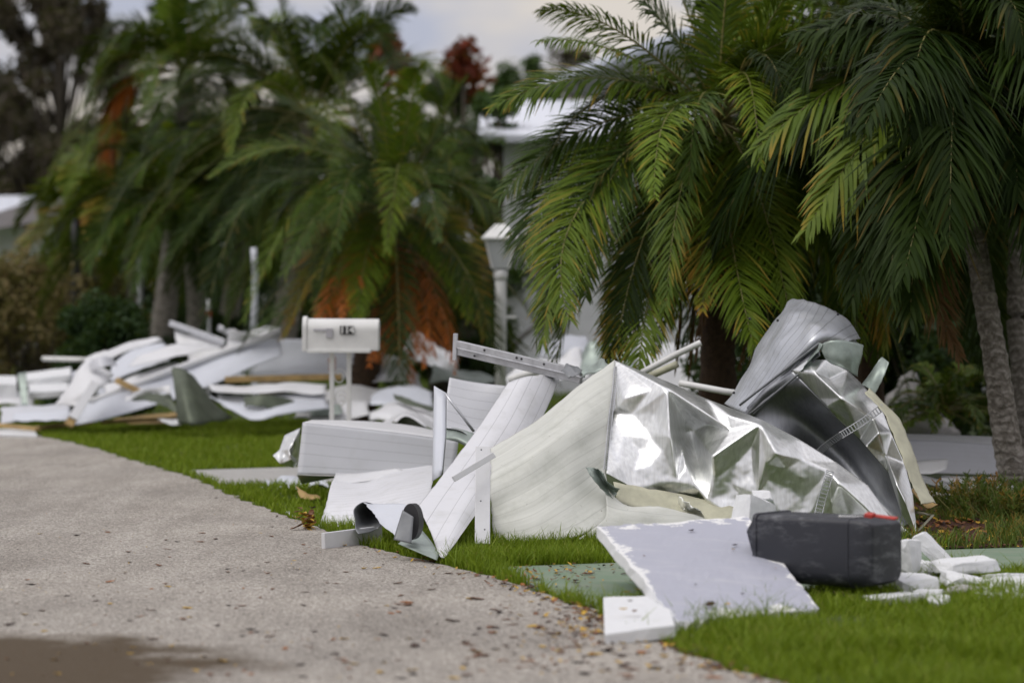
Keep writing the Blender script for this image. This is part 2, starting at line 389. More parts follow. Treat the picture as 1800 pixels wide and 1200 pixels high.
o = blades('grass', X, Y, 0, rng.uniform(.03, .075, len(X)), rng.uniform(.006, .011, len(X)), M['grass'], .6); tag(o, 'green lawn by the bend of the road before the far debris', 'grass', kind='stuff')
X, Y, nz_ = lawn_points(40000, 26.0, 48.0, -200, 1950)
o = blades('grass', X, Y, 0, rng.uniform(.05, .10, len(X)), rng.uniform(.012, .02, len(X)), M['grass'], .6); tag(o, 'distant lawn under the palms behind the debris', 'grass', kind='stuff')

X, Y, nz_ = lawn_points(26000, 7.6, 14.2, 450, 1900, 3.0)
k = nz_ > .12; X, Y = X[k], Y[k]
tag(blades('grass_tufts', X, Y, 0, rng.uniform(.06, .14, len(X)), rng.uniform(.003, .006, len(X)), M['grass'], 1.0), 'taller ragged grass tufts among the mown grass', 'grass', kind='stuff')
# ------------------------------------------------------------------ palms
def bez(p, s):
    p = [np.array(q) for q in p]; s = s[:, None]
    if len(p) == 3: return (1 - s) ** 2 * p[0] + 2 * s * (1 - s) * p[1] + s ** 2 * p[2]
    return (1 - s) ** 3 * p[0] + 3 * s * (1 - s) ** 2 * p[1] + 3 * s * s * (1 - s) * p[2] + s ** 3 * p[3]
def unit(v): return v / np.maximum(np.linalg.norm(v, axis=-1, keepdims=True), 1e-9)
def frond(ctrl, mat, parent, n=72, ll=.34, lw=.022, roll=0.0, start=.14, droop=.55, fwd=.55, stem='stem', name='frond', label=None, ragged=.0, lift=.25, th=.011):
    s = np.linspace(start, 1, n); pts = bez(ctrl, s); pa = bez(ctrl, np.clip(s - .01, 0, 1)); pb = bez(ctrl, np.clip(s + .01, 0, 1))
    T = unit(pb - pa); rad = np.array(ctrl[-1]) - np.array(ctrl[0]); rad[2] = 0
    if np.linalg.norm(rad) < .05: rad = np.array([0, -1., 0])
    rad = unit(rad); side = np.cross(rad, [0, 0, 1.]); side = unit(side - T * (T @ side)[:, None]) if True else side
    N = np.cross(side, T); N = unit(N)
    cr_, sr = math.cos(roll), math.sin(roll)
    side, N = side * cr_ + N * sr, N * cr_ - side * sr
    VV = []; QQ = []; LV = []; LT = []; off = 0
    prof = np.sin(np.clip((s - start) / (1 - start), 0, 1) ** .75 * np.pi * .9 + .28) ** .7
    prof = np.nan_to_num(prof, nan=.2).clip(.22, 1)
    for sg in (-1, 1):
        m_ = n; jit = rng.normal(0, .12, (m_, 3))
        a = fwd + .45 * s + rng.normal(0, .09, m_)
        d = unit(side * (sg * np.cos(a))[:, None] + T * np.sin(a)[:, None] + N * (lift + rng.normal(0, .08, m_))[:, None] + jit * .5)
        Ls = ll * prof * rng.uniform(.82, 1.12, m_)
        if ragged:
            Ls = Ls * np.where(rng.random(m_) < ragged, rng.uniform(.1, .6, m_), 1)
        wvec = unit(np.cross(d, N + jit)); V = np.zeros((m_, 8, 3)); root = pts + rng.normal(0, .004, (m_, 3))
        dr = droop * rng.uniform(.6, 1.4, m_)
        for k, (tt, ww) in enumerate(((0, .45), (.33, 1), (.7, .8), (1, .06))):
            c_ = root + d * (Ls * tt)[:, None]; c_[:, 2] -= Ls * dr * tt ** 2
            V[:, 2 * k] = c_ - wvec * (lw * ww / 2); V[:, 2 * k + 1] = c_ + wvec * (lw * ww / 2)
        i = np.arange(m_)[:, None] * 8 + off
        QQ.append(np.concatenate([i + np.array([[0, 1, 3, 2]]), i + np.array([[2, 3, 5, 4]]), i + np.array([[4, 5, 7, 6]])], 1).reshape(-1, 4))
        VV.append(V.reshape(-1, 3)); off += m_ * 8; LV.append(np.repeat(rng.random(m_), 8)); LT.append(np.tile(np.array([0, 0, .33, .33, .7, .7, 1, 1.]), m_))
    nq = sum(len(q) for q in QQ)
    # rachis
    k = 14; ss = np.linspace(0, 1, k); c_ = bez(ctrl, ss); pa = bez(ctrl, np.clip(ss - .01, 0, 1)); pb = bez(ctrl, np.clip(ss + .01, 0, 1)); T2 = unit(pb - pa)
    s2 = unit(np.cross(T2, [0.02, .3, 1.])); n2 = np.cross(s2, T2); r_ = (th * (1 - .85 * ss))[:, None]
    ring = np.stack([c_ + s2 * r_, c_ + n2 * r_, c_ - s2 * r_, c_ - n2 * r_], 1); VV.append(ring.reshape(-1, 3))
    q = []
    for i in range(k - 1):
        for j in range(4): q.append((off + i * 4 + j, off + i * 4 + (j + 1) % 4, off + (i + 1) * 4 + (j + 1) % 4, off + (i + 1) * 4 + j))
    QQ.append(np.array(q)); LV.append(np.zeros(k * 4)); LT.append(np.zeros(k * 4))
    mi = np.concatenate([np.zeros(nq, int), np.ones(len(q), int)])
    o = npmesh(name, np.concatenate(VV), np.concatenate(QQ), [M[mat], M[stem]], parent, mi, {'lv': np.concatenate(LV), 'lt': np.concatenate(LT)})
    if label: o['label'] = label
    return o
def trunk(pts, rads, parent, mat='trunk', ring=True):
    bm = bmesh.new(); n = 60; P_, R_ = [], []
    for i in range(n):
        f = i / (n - 1) * (len(pts) - 1); k = min(int(f), len(pts) - 2); u = f - k
        P_.append(pts[k].lerp(pts[k + 1], u)); R_.append((rads[k] * (1 - u) + rads[k + 1] * u) * (1 + (.05 if i % 2 else -.03 if ring else 0)) * (1 + .05 * mnoise.noise(P_[-1] * 6)))
    tube(bm, P_, R_, 18)
    for v in bm.verts: v.co += Vector((mnoise.noise(v.co * 25), mnoise.noise(v.co * 25 + Vector((9, 9, 9))), 0)) * .006
    return bm_obj('trunk', bm, M[mat], parent, True)
def crown_fronds(c, parent, count, length, mats, el=(78, -35), seed=0, sagk=1.0, **kw):
    r = random.Random(seed)
    for i in range(count):
        az = i * 2.399963 + r.uniform(-.25, .25); u = (i + .5) / count
        e = R(el[0] + (el[1] - el[0]) * u ** .85 + r.uniform(-8, 8)); Ln = length * r.uniform(.85, 1.12) * (1 - .12 * u)
        h = Vector((math.cos(az), math.sin(az), 0)); d0 = h * math.cos(e) + Vector((0, 0, math.sin(e)))
        sag = (.25 + .55 * math.cos(e)) * Ln * sagk
        p1 = c + d0 * Ln * .38; p2 = c + d0 * Ln * .75 + h * Ln * .10 + Vector((0, 0, -sag * .40)); p3 = c + d0 * Ln * .86 + h * Ln * .12 + Vector((0, 0, -sag * 1.25))
        m_ = mats[int(r.random() ** 1.0 * len(mats)) % len(mats)]
        if p3.z < .25: p3.z = .25
        frond([c, p1, p2, p3], m_, parent, roll=r.uniform(-.5, .5), **kw)

# R1: the sharp palm right of the middle, hand-laid fronds
D1 = 16.6
base = G(1262, 530 + 5500 / D1)
pr = empty('palm_tree', base, 'feathery green palm tree behind the peak of the metal pile, dark shaggy trunk', 'palm tree')
c1 = P(1266, 215, D1)
trunk([base, P(1262, 560, D1), P(1258, 400, D1), c1 + Vector((0, 0, -.05))], [.115, .10, .085, .075], pr, 'fibre')
def FR(c, mid, tip, mat='frond', dn=0, parent=pr, D=D1, **k):
    """frond from crown through a mid point to a tip, dn metres nearer the camera at the tip"""
    m1 = P(*mid, D - dn * .5) if len(mid) == 2 else P(*mid); tp = P(*tip, D - dn) if len(tip) == 2 else P(*tip)
    a = c; ctl = (m1 - a * .25 - tp * .25) * 2
    return frond([a, ctl, tp], mat, parent, **k)
K = dict(n=125, ll=.35, lw=.0125, droop=.38)
FR(c1, (1070, 138), (868, 188), 'frond', .5, roll=.5, **K)
FR(c1, (1095, 60), (950, 18), 'frond', .3, roll=-.5, n=90, ll=.26, lw=.011, droop=.5)
FR(c1, (1100, 98), (948, 72), 'frond', .6, roll=.3, n=90, ll=.25, lw=.011, droop=.5)
FR(c1, (1180, 60), (1075, -50), 'frond_b', .2, roll=.6, **K)
FR(c1, (1215, 40), (1150, -110), 'frond_b', -.3, roll=-.6, **K)
FR(c1, (1270, 60), (1290, -120), 'frond', .2, roll=.2, **K)
FR(c1, (1340, 60), (1420, -60), 'frond', .1, roll=.4, **K)
FR(c1, (1330, 100), (1470, 60), 'frond', .5, roll=.4, **K)
FR(c1, (1310, 130), (1335, 290), 'frond_lime', 1.1, n=80, ll=.26, lw=.011, droop=.3)
FR(c1, (1060, 215), (880, 345), 'frond_b', .3, roll=.7, **K)
FR(c1, (1180, 195), (1150, 345), 'frond_lime', 1.3, roll=-.1, n=100, ll=.28, lw=.012, droop=.25)
FR(c1, (1050, 305), (955, 600), 'frond', .9, roll=.4, **K)
FR(c1, (1010, 300), (925, 455), 'frond_b', .5, roll=.5, **K)
FR(c1, (1030, 350), (1000, 560), 'frond', 1.3, roll=.35, **K)
FR(c1, (1085, 300), (1030, 520), 'frond_b', 1.0, roll=.3, **K)
FR(c1, (1165, 440), (1122, 655), 'frond', 1.1, roll=.05, **K)
FR(c1, (1150, 420), (1070, 625), 'frond_y', .9, roll=.3, n=100, ll=.3, lw=.012, droop=.4)
FR(c1, (1283, 400), (1325, 610), 'frond', 1.3, roll=0, **K)
FR(c1, (1330, 330), (1390, 560), 'frond', 1.0, roll=-.3, **K)
FR(c1, (1390, 260), (1480, 470), 'frond_b', .6, roll=-.4, **K)
FR(c1, (1360, 220), (1500, 330), 'frond_b', .4, roll=-.5, **K)
FR(c1, (1250, 380), (1235, 545), 'frond_y', 1.0, roll=0, n=90, ll=.26, lw=.012, droop=.3)
FR(c1, (1200, 320), (1175, 560), 'frond_b', .5, roll=.3, **K)
crown_fronds(c1, pr, 26, 1.35, ['frond_b', 'frond_d', 'frond'], (68, -40), 3, n=95, ll=.3, lw=.012, droop=.4)
for i, (a, b2) in enumerate(((1190, 640), (1212, 655), (1240, 665), (1225, 620), (1300, 640))):
    FR(P(1255, 290, D1), (a + 20, 440), (a, b2), 'frond_br', .12 * (i - 2), n=26, ll=.16, lw=.02, droop=1.0, fwd=1.0, stem='stem_brown', ragged=.4, th=.02, name='dead_frond', label='dark brown dead frond hanging against the trunk')

# R2: big palm at the right edge, trunk in view
D2 = 15.6
base = G(1795, 882)
p2 = empty('palm_tree', base, 'tall palm tree at the right edge with ringed grey leaning trunk', 'palm tree')
c2 = P(1690, 165, D2)
trunk([base, P(1772, 790, D2), P(1748, 620, D2), P(1722, 470, D2), P(1702, 350, D2), c2], [.095, .078, .068, .062, .056, .052], p2)
K2 = dict(n=110, ll=.44, lw=.021, droop=.6, fwd=.6)
def F2(mid, tip, mat='frond_d', dn=.6, **k):
    kk = dict(K2); kk.update(k); return FR(c2, mid, tip, mat, dn, p2, D2, **kk)
F2((1560, 110), (1330, 260), 'frond', .5, roll=.5)
F2((1600, 150), (1420, 400), 'frond', .9, roll=.4)
F2((1590, 60), (1400, 60), 'frond_d', .4, roll=.5)
F2((1600, 220), (1500, 520), 'frond_d', .8, roll=.3)
F2((1650, 250), (1590, 480), 'frond_d', 1.4, roll=.2)
F2((1630, 280), (1600, 560), 'frond_d', 1.1, roll=.1)
F2((1760, 190), (1790, 350), 'frond_d', .9, roll=0)
F2((1790, 200), (1830, 480), 'frond_d', 1.0, roll=-.3)
F2((1800, 120), (1930, 260), 'frond_d', .5, roll=-.4)
F2((1640, 30), (1560, -120), 'frond_d', .3, roll=.4)
F2((1740, 20), (1800, -120), 'frond_d', .3, roll=-.4)
F2((1690, 20), (1650, -150), 'frond_d', .8)
F2((1620, 90), (1520, 220), 'frond_d', 1.4, roll=.2)
F2((1775, 240), (1810, 480), 'frond_d', .1, roll=-.2)
F2((1625, 380), (1685, 625), 'frond_br', .2, roll=.5, stem='stem', name='dead_frond', label='brown dead frond hanging beside the grey trunk', ll=.27, droop=.4, lw=.014, ragged=.3)
F2((1560, 320), (1560, 600), 'frond_y', -.6, roll=.2, ll=.35, lw=.016)
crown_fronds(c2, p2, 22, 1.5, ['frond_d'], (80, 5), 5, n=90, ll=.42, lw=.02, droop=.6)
# R3: twin stem behind R2
base = G(1830, 862)
p3 = empty('palm_tree', base, 'second palm stem half hidden behind the leaning grey trunk', 'palm tree')
c3 = P(1800, 60, 17.4)
trunk([base, P(1800, 700, 17), P(1785, 560, 17.2), P(1790, 300, 17.4), c3], [.09, .065, .055, .05, .05], p3)
crown_fronds(c3, p3, 24, 1.7, ['frond_d', 'frond_d', 'frond_b'], (80, -20), 8, n=90, ll=.42, lw=.02, droop=.6)
# R4: palm crown above the frame between R1 and R2
base = G(1545, 830)
p4 = empty('palm_tree', base, 'palm tree with sweeping broad leaflets between the sharp palm and the right trunk', 'palm tree')
c4 = P(1520, 90, 18.3)
trunk([base, P(1520, 600, 18.3), P(1515, 300, 18.3), c4], [.10, .08, .07, .06], p4, 'fibre')
for mid, tip, mt, dn in (((1420, 60), (1290, 230), 'frond', .8), ((1400, 150), (1330, 420), 'frond_b', .9), ((1450, 200), (1390, 520), 'frond', .9), ((1500, 260), (1470, 560), 'frond_b', 1.2), ((1550, 260), (1560, 520), 'frond_y', 1.0),
                         ((1600, 220), (1640, 500), 'frond_d', .8), ((1410, 0), (1290, 60), 'frond', .3), ((1460, -20), (1400, -150), 'frond', .2), ((1560, -30), (1600, -160), 'frond_d', .2), ((1620, 60), (1740, 200), 'frond_d', .2)):
    FR(c4, mid, tip, mt, dn, p4, 18.3, n=110, ll=.42, lw=.018, droop=.45, roll=.4)
crown_fronds(c4, p4, 22, 1.7, ['frond_b', 'frond_d', 'frond_d'], (65, -50), 12, n=90, ll=.40, lw=.017, droop=.5)

# C1: palm behind the white mailbox
DC = 24.6
base = G(628, 530 + 5500 / DC)
pc = empty('palm_tree', base, 'palm tree behind the white mailbox with orange dead fronds hanging low', 'palm tree')
cc = P(692, 372, DC)
trunk([base, P(638, 680, DC), P(658, 560, DC), cc], [.15, .13, .12, .10], pc, 'fibre')
KC = dict(n=120, ll=.34, lw=.0115, droop=.2)
for mid, tip, mt, dn in (((560, 320), (430, 560), 'frond', .6), ((540, 300), (378, 420), 'frond_b', .5), ((545, 260), (372, 310), 'frond', .4), ((590, 240), (470, 170), 'frond_b', .3), ((620, 200), (560, 100), 'frond', .3),
                         ((670, 190), (640, 110), 'frond', .5), ((720, 190), (735, 120), 'frond_lime', .6), ((770, 220), (820, 140), 'frond', .3), ((800, 270), (880, 250), 'frond_b', .4), ((800, 320), (880, 440), 'frond', .4),
                         ((790, 400), (850, 590), 'frond_y', .8), ((775, 420), (825, 560), 'frond', 1.0), ((600, 400), (500, 590), 'frond_y', .4), ((620, 420), (560, 570), 'frond', .9), ((650, 430), (625, 580), 'frond', 1.2), ((740, 300), (770, 420), 'frond_b', 1.4),
                         ((590, 350), (500, 480), 'frond_b', 1.2), ((630, 290), (590, 430), 'frond_b', 1.5), ((700, 290), (680, 440), 'frond', 1.6)):
    FR(cc, mid, tip, mt, dn, pc, DC, roll=.35 if tip[0] < 690 else -.35, **KC)
for mid, tip in (((705, 520), (722, 680)), ((610, 470), (550, 600)), ((600, 480), (585, 640)), ((760, 500), (800, 650)), ((740, 520), (760, 620)), ((690, 520), (650, 640)), ((640, 440), (600, 560)), ((715, 500), (745, 640))):
    FR(P(690, 400, DC), mid, tip, 'frond_o', 1.2, pc, DC, n=48, ll=.24, lw=.015, droop=.55, fwd=.5, stem='stem_brown', ragged=.35, roll=.3, lift=.15, name='dead_frond', label='orange dead frond hanging below the crown')
crown_fronds(cc, pc, 18, 1.6, ['frond_d', 'frond_b', 'frond_d'], (70, -40), 21, n=100, ll=.34, lw=.012, droop=.25, sagk=.75)

# C2, C3, C4: palms further left and behind
def palm(px, pyc, D, L_, n, mats, label, seed, lean=0, el=(80, -22), ll=.40, lw=.0145, tr=.13, nl=100):
    b_ = G(px + lean, 530 + 5500 / D)
    e = empty('palm_tree', b_, label, 'palm tree'); c = P(px, pyc, D)
    trunk([b_, b_.lerp(c, .5) + Vector((.05, 0, 0)), c], [tr * 1.15, tr, tr * .8], e, 'trunk')
    crown_fronds(c, e, n, L_, mats, el, seed, n=nl, ll=ll, lw=lw, droop=.2, sagk=.72)
    return e, c
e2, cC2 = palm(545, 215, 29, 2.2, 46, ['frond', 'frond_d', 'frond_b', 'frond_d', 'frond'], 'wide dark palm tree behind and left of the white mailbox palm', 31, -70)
for mid, tip in (((640, 60), (725, 15)), ((600, 70), (640, -60)), ((420, 60), (380, -60)), ((500, 40), (470, -80)), ((400, 120), (240, 210)), ((420, 300), (280, 480)), ((470, 340), (400, 560))):
    FR(cC2, mid, tip, 'frond_b', .3, e2, 29, n=110, ll=.42, lw=.014, droop=.2, roll=.4)
e3, cC3 = palm(330, 130, 33, 1.75, 34, ['frond', 'frond_b', 'frond_d', 'frond'], 'palm tree on the left with one orange frond curling down from its crown', 37, -60)
FR(cC3, (215, 150), (205, 318), 'frond_o', .5, e3, 33, n=60, ll=.45, lw=.05, droop=.9, name='dead_frond', label='orange dead frond curling down on the left', stem='stem_brown')
FR(cC3, (230, 60), (150, 190), 'frond_b', .3, e3, 33, n=60, ll=.5, lw=.035, droop=.6)
FR(cC3, (220, 90), (140, 290), 'frond', .3, e3, 33, n=60, ll=.5, lw=.035, droop=.6)
FR(cC3, (300, 40), (310, -40), 'frond_lime', .3, e3, 33, n=50, ll=.45, lw=.04, droop=.4)
e4, cC4 = palm(225, 330, 35, 1.45, 26, ['frond_lime', 'frond_y', 'frond', 'frond'], 'short yellowish green palm tree in front of the left house', 41, 10, (75, -35), .40, .028, .09)
e5, cC5 = palm(330, 360, 31, 1.7, 30, ['frond_b', 'frond_d', 'frond'], 'low dark palm tree behind the round bush', 43, 14, (72, -5), .40, .02, .10)
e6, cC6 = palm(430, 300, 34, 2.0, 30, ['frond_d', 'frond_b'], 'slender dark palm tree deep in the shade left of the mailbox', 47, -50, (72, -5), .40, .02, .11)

# ------------------------------------------------------------------ bushes and broadleaf trees
def leaves(name, centers, radii, n, size, mat, parent=None, seed=1, squash=1.0, shell=.55):
    r = np.random.default_rng(seed); k = len(centers); idx = r.integers(0, k, n)
    C_ = np.array([tuple(c) for c in centers])[idx]; RR = np.array(radii)[idx]
    d = unit(r.normal(0, 1, (n, 3))); rad = (shell + (1 - shell) * r.random(n)) ** 1.0 * RR
    p = C_ + d * rad[:, None] * np.array([1, 1, squash]) + r.normal(0, .04, (n, 3)) * RR[:, None]
    p[:, 2] = np.maximum(p[:, 2], .03)
    a = unit(r.normal(0, 1, (n, 3))); b_ = unit(np.cross(a, r.normal(0, 1, (n, 3)))); s = size * r.uniform(.5, 1.3, n)[:, None]
    V = np.stack([p - a * s, p + b_ * s * .45, p + a * s, p - b_ * s * .45], 1).reshape(-1, 3)
    Q = np.arange(n * 4).reshape(-1, 4)
    return npmesh(name, V, Q, mat, parent, attrs={'lv': np.repeat(r.random(n), 4), 'lt': np.tile([0, .5, 1, .5], n)})
def bush(name, px, py0, D, w, h, n, mat, label, seed, size=.04, cat='bush', k=26):
    r = random.Random(seed); b_ = P(px, py0, D); b_.z = 0; e = empty(name, b_, label, cat)
    cs, rs = [], []
    for i in range(k):
        an = r.uniform(0, 6.28); rr = r.random() ** .5; z = r.uniform(.15, 1)
        lim = math.sqrt(max(0, 1 - (z * .95) ** 2.2)) * .85 + .12
        cs.append(b_ + Vector((math.cos(an) * rr * w / 2 * lim, math.sin(an) * rr * w / 2 * lim * .8, z * h * .85))); rs.append(r.uniform(.10, .22) * min(w, h))
    leaves('crown', cs, rs, n, size, M[mat], e, seed)
    bm = bmesh.new()
    for i in range(0, k, 2):
        q = b_ + Vector((r.uniform(-.12, .12) * w, r.uniform(-.05, .05), 0)); tube(bm, [q, q.lerp(cs[i], .5) + Vector((r.uniform(-.05, .05), 0, .05 * h)), cs[i]], [.02, .014, .005], 5)
    bm_obj('branches', bm, M['bark'], e, True); return e
def tree(px, D, h, w, n, mat, label, seed, size=.07, k=40, zlo=.35, cat='tree', tr=.12, shell=.2, name='tree', crr=(.05, .14)):
    r = random.Random(seed); b_ = P(px, 600, D); b_.z = 0; e = empty(name, b_, label, cat)
    top = b_ + Vector((r.uniform(-.1, .1) * w, 0, h * .9)); bm = bmesh.new()
    tp = [b_.lerp(top, u) + Vector((math.sin(u * 5 + seed) * .04 * w, 0, 0)) for u in (0, .2, .4, .6, .8, 1)]
    tube(bm, tp, [tr, tr * .85, tr * .7, tr * .5, tr * .3, tr * .1], 9); cs, rs = [], []
    for i in range(k):
        u = r.uniform(zlo, 1); an = r.uniform(0, 6.28); lim = math.sin(min(1, (u - zlo) / (1 - zlo) * .85 + .15) * math.pi) ** .6
        rr = r.uniform(.3, 1) * w / 2 * max(.25, lim); o_ = tp[min(5, int(max(0, u - .25) * 5))]
        c = Vector((b_.x, b_.y, u * h)) + Vector((math.cos(an) * rr, math.sin(an) * rr, 0)); cs.append(c); rs.append(r.uniform(*crr) * w)
        md = o_.lerp(c, .55) + Vector((0, 0, .04 * h)); tube(bm, [o_, md, c], [tr * .35, tr * .2, tr * .06], 5)
        for _ in range(3):
            q = c + Vector((r.uniform(-1, 1), r.uniform(-1, 1), r.uniform(-.4, 1))) * rs[-1] * 1.1; tube(bm, [md.lerp(c, .7), q], [tr * .07, tr * .03], 4)
    bm_obj('trunk', bm, M['bark'], e, True); leaves('crown', cs, rs, n, size, M[mat], e, seed, shell=shell); return e

tree(85, 56, 7.9, 4.6, 30000, 'leafgrey', 'tall storm stripped grey brown tree in the upper left corner', 5, .085, 80, .2, tr=.14, crr=(.05, .12))
tree(-40, 60, 5.8, 5.6, 26000, 'leafgrey', 'broad brownish tree above the left house roof', 6, .09, 60, .3)
tree(175, 58, 5.9, 3.6, 10000, 'leafgrey', 'brown tree between the left palm and the stripped tree', 9, .07, 46, .2)
tree(690, 40, 4.75, 2.0, 9000, 'leafgreen', 'upright tree with red leafy tips above the mailbox palm', 12, .06, 34, .2)
tree(800, 42, 4.6, 2.2, 9000, 'leafgreen', 'green tree with red tufts against the sky left of the white roof', 14, .06, 34, .2)
for (px, py, D, rr, n, lb) in ((685, 78, 39.6, .16, 260, 'red leaf cluster topping the upright tree above the mailbox palm'), (815, 95, 41.5, .22, 340, 'red leaf cluster against the sky left of the white roof')):
    q = P(px, py, D); e = empty('shrub', Vector((q.x, q.y, 0)), lb, 'shrub')
    leaves('crown', [q, q + Vector((.15, 0, -.35)), q + Vector((-.1, 0, -.15))], [rr, rr * 1.4, rr], n, .10, M['leafred'], e, 3, 1.4, .1)
    bm = bmesh.new(); tube(bm, [Vector((q.x, q.y, 0)), q], [.05, .02], 6); bm_obj('stem', bm, M['bark'], e)
tree(905, 60, 6.2, 3.4, 8000, 'leafgreen', 'distant rounded tree between the red tufts and the white roof', 17, .09, 34, .3)
tree(1010, 64, 6.9, 3.0, 5000, 'leafgrey', 'distant bare topped tree just above the white roof', 19, .08, 34, .3)
tree(862, 34, 3.6, 1.8, 8000, 'leafgreen', 'leafy green shrub tree behind the lamp post', 23, .06, 30, .12)
bush('bush', 180, 640, 27, 1.15, 1.2, 20000, 'leafround', 'round dark green clipped bush behind the far debris', 25, .035, k=60)
bush('bush', 375, 640, 31, 1.1, 1.0, 8000, 'leafdark', 'dark bush in the shade right of the round bush', 26, .04)
bush('bush', 30, 640, 32, 2.0, 1.7, 9000, 'leafbrown', 'wilted brown bush at the left edge', 27, .045, k=44)
bush('bush', 100, 640, 36, 2.2, 2.0, 9000, 'leafbrown', 'wilted brown bush behind the round dark bush', 28, .05, k=44)
bush('hedge', 260, 640, 41, 3.6, 2.9, 16000, 'leafdark', 'tall dark hedge behind the left palms', 29, .07, cat='hedge', k=50)
bush('hedge', 560, 640, 40, 4.2, 3.2, 18000, 'leafdark', 'tall dark hedge behind the mailbox palm', 30, .07, cat='hedge', k=50)
bush('bush', 780, 640, 31, 1.4, 1.9, 8000, 'leafdark', 'dark bush left of the lamp post', 33, .05)
bush('hedge', 1420, 700, 23, 1.9, 2.2, 17000, 'leafdark', 'dark shrubbery behind the rolled roof panel', 34, .05, cat='hedge', k=50)
bush('hedge', 1640, 700, 22.5, 1.9, 2.6, 20000, 'leafdark', 'dark shrubbery behind the grey boulder', 35, .05, cat='hedge', k=50)
bush('hedge', 1830, 700, 21, 1.6, 2.8, 14000, 'leafdark', 'dark shrubbery behind the right trunks', 36, .05, cat='hedge', k=50)
tree(1560, 27, 5.6, 4.2, 22000, 'leafdark', 'dark broadleaf tree behind the right palms', 38, .06, 60, .25)
tree(1850, 26, 5.6, 4.0, 16000, 'leafdark', 'dark broadleaf tree behind the right edge trunks', 39, .06, 60, .25)

# fern, rocks, small shrubs on the mulch
fc = P(1660, 765, 19.2); fc.z = .35
fe = empty('fern', Vector((fc.x, fc.y, 0)), 'low green fern beside the grey boulder', 'fern')
crown_fronds(fc, fe, 24, .75, ['frond', 'frond_b', 'frond_lime'], (75, 5), 51, n=34, ll=.13, lw=.016, droop=.3, start=.1)
def rock(px, py, D, r_, label, seed, name='boulder', mat='rock', cat='rock', sq=(1, 1, .8), amp=.35, z=None):
    bm = bmesh.new(); bmesh.ops.create_icosphere(bm, subdivisions=4, radius=1)
    for v in bm.verts:
        q = v.co * 1.1 + Vector((seed * 3.7, 0, 0)); k = 1 + amp * mnoise.noise(q) + amp * .5 * mnoise.noise(q * 2.7) + .06 * mnoise.noise(q * 9)
        v.co = Vector((v.co.x * sq[0], v.co.y * sq[1], v.co.z * sq[2])) * k * r_
    o = bm_obj(name, bm, M[mat], None, True); q = P(px, py, D)
    if z is not None: q.z = z
    o.location = q; return tag(o, label, cat)
rock(1598, 715, 20, .18, 'pale grey boulder behind the rolled roof panel', 2, sq=(.9, .9, 1.2))
rock(1625, 730, 20.4, .13, 'darker grey boulder to the right of the pale one', 5, sq=(1, .9, 1))
rock(1640, 765, 20.2, .22, 'low grey boulder beneath the fern', 8, z=.1)
gi = 0
for (px, py, D, hh, ww, lb) in ((1672, 930, 14.6, .17, .24, 'upright shrub with orange tips nearest the cream strip'), (1722, 935, 14.4, .19, .26, 'upright shrub with orange tips in the middle of the mulch bed'), (1775, 935, 14.2, .17, .26, 'upright shrub at the foot of the leaning trunk'), (1740, 905, 15.3, .16, .26, 'upright shrub behind the others on the mulch bed'), (1835, 930, 14.4, .2, .3, 'upright shrub at the right edge of the mulch bed')):
    q = G(px, 530 + 5500 / D); n = 900; e = empty('shrub', q, lb, 'shrub', 'upright shrubs on the mulch bed')
    sx = rng.normal(0, ww * .28, 40); sy = rng.normal(0, ww * .25, 40); sh = hh * rng.uniform(.5, 1.1, 40) ; k = rng.integers(0, 40, n)
    lz = rng.random(n) ** .8 * sh[k]; V0 = np.stack([q.x + sx[k] * (1 + lz), q.y + sy[k], lz], 1)
    dr = unit(np.stack([rng.normal(0, 1, n), rng.normal(0, 1, n), rng.uniform(.4, 1.6, n)], 1)); wv2 = unit(np.cross(dr, rng.normal(0, 1, (n, 3))))
    ls = .035; V = np.stack([V0 - wv2 * .003, V0 + wv2 * .003, V0 + dr * ls + wv2 * .002, V0 + dr * ls - wv2 * .002], 1).reshape(-1, 3)
    npmesh('foliage', V, np.arange(n * 4).reshape(-1, 4), M['shrub'], e, attrs={'lv': np.repeat(rng.random(40)[k], 4), 'lt': np.repeat(lz / hh, 4)})
    bm = bmesh.new()
    for a, b2, c_ in zip(sx, sy, sh): tube(bm, [Vector((q.x + a * .5, q.y + b2 * .5, 0)), Vector((q.x + a * (1 + c_), q.y + b2, c_))], [.004, .002], 4)
    bm_obj('stem', bm, M['stem'], e)

# ------------------------------------------------------------------ houses
hr = empty('house', P(1300, 692, 34), 'white mobile home with pale low roofs behind the sharp palm', 'house')
hr.location.z = 0
M['wall'] = siding_mat('house_siding', (.78, .79, .82), .18, 1, .3, .1)
M['roofw'] = siding_mat('house_roof', (.72, .75, .82), .3, 0, .35, .12, .4)
M['soffit'] = plain('soffit', (.30, .31, .28), .7)
def quadobj(name, pts, mat, parent, th=.05, label=None):
    bm = bmesh.new(); vs = [bm.verts.new(p) for p in pts]; f = bm.faces.new(vs); uvl = bm.loops.layers.uv.new('UVMap')
    a = (pts[1] - pts[0]).length; b_ = (pts[2] - pts[1]).length
    for l, uv in zip(f.loops, ((0, 0), (a, 0), (a, b_), (0, b_))): l[uvl].uv = uv
    o = bm_obj(name, bm, mat, parent); solid(o, th)
    if label: o['label'] = label
    return o
x0, x1 = P(885, 0, 34).x, P(2050, 0, 34).x
quadobj('wall', [Vector((x0, 34, 0)), Vector((x1, 34, 0)), Vector((x1, 34, 3.0)), Vector((x0, 34, 3.0))], M['wall'], hr, .12)
quadobj('wall', [Vector((x0, 34.1, 0)), Vector((x0, 42, 0)), Vector((x0, 42, 3.0)), Vector((x0, 34.1, 3.0))], M['wall'], hr, .12)
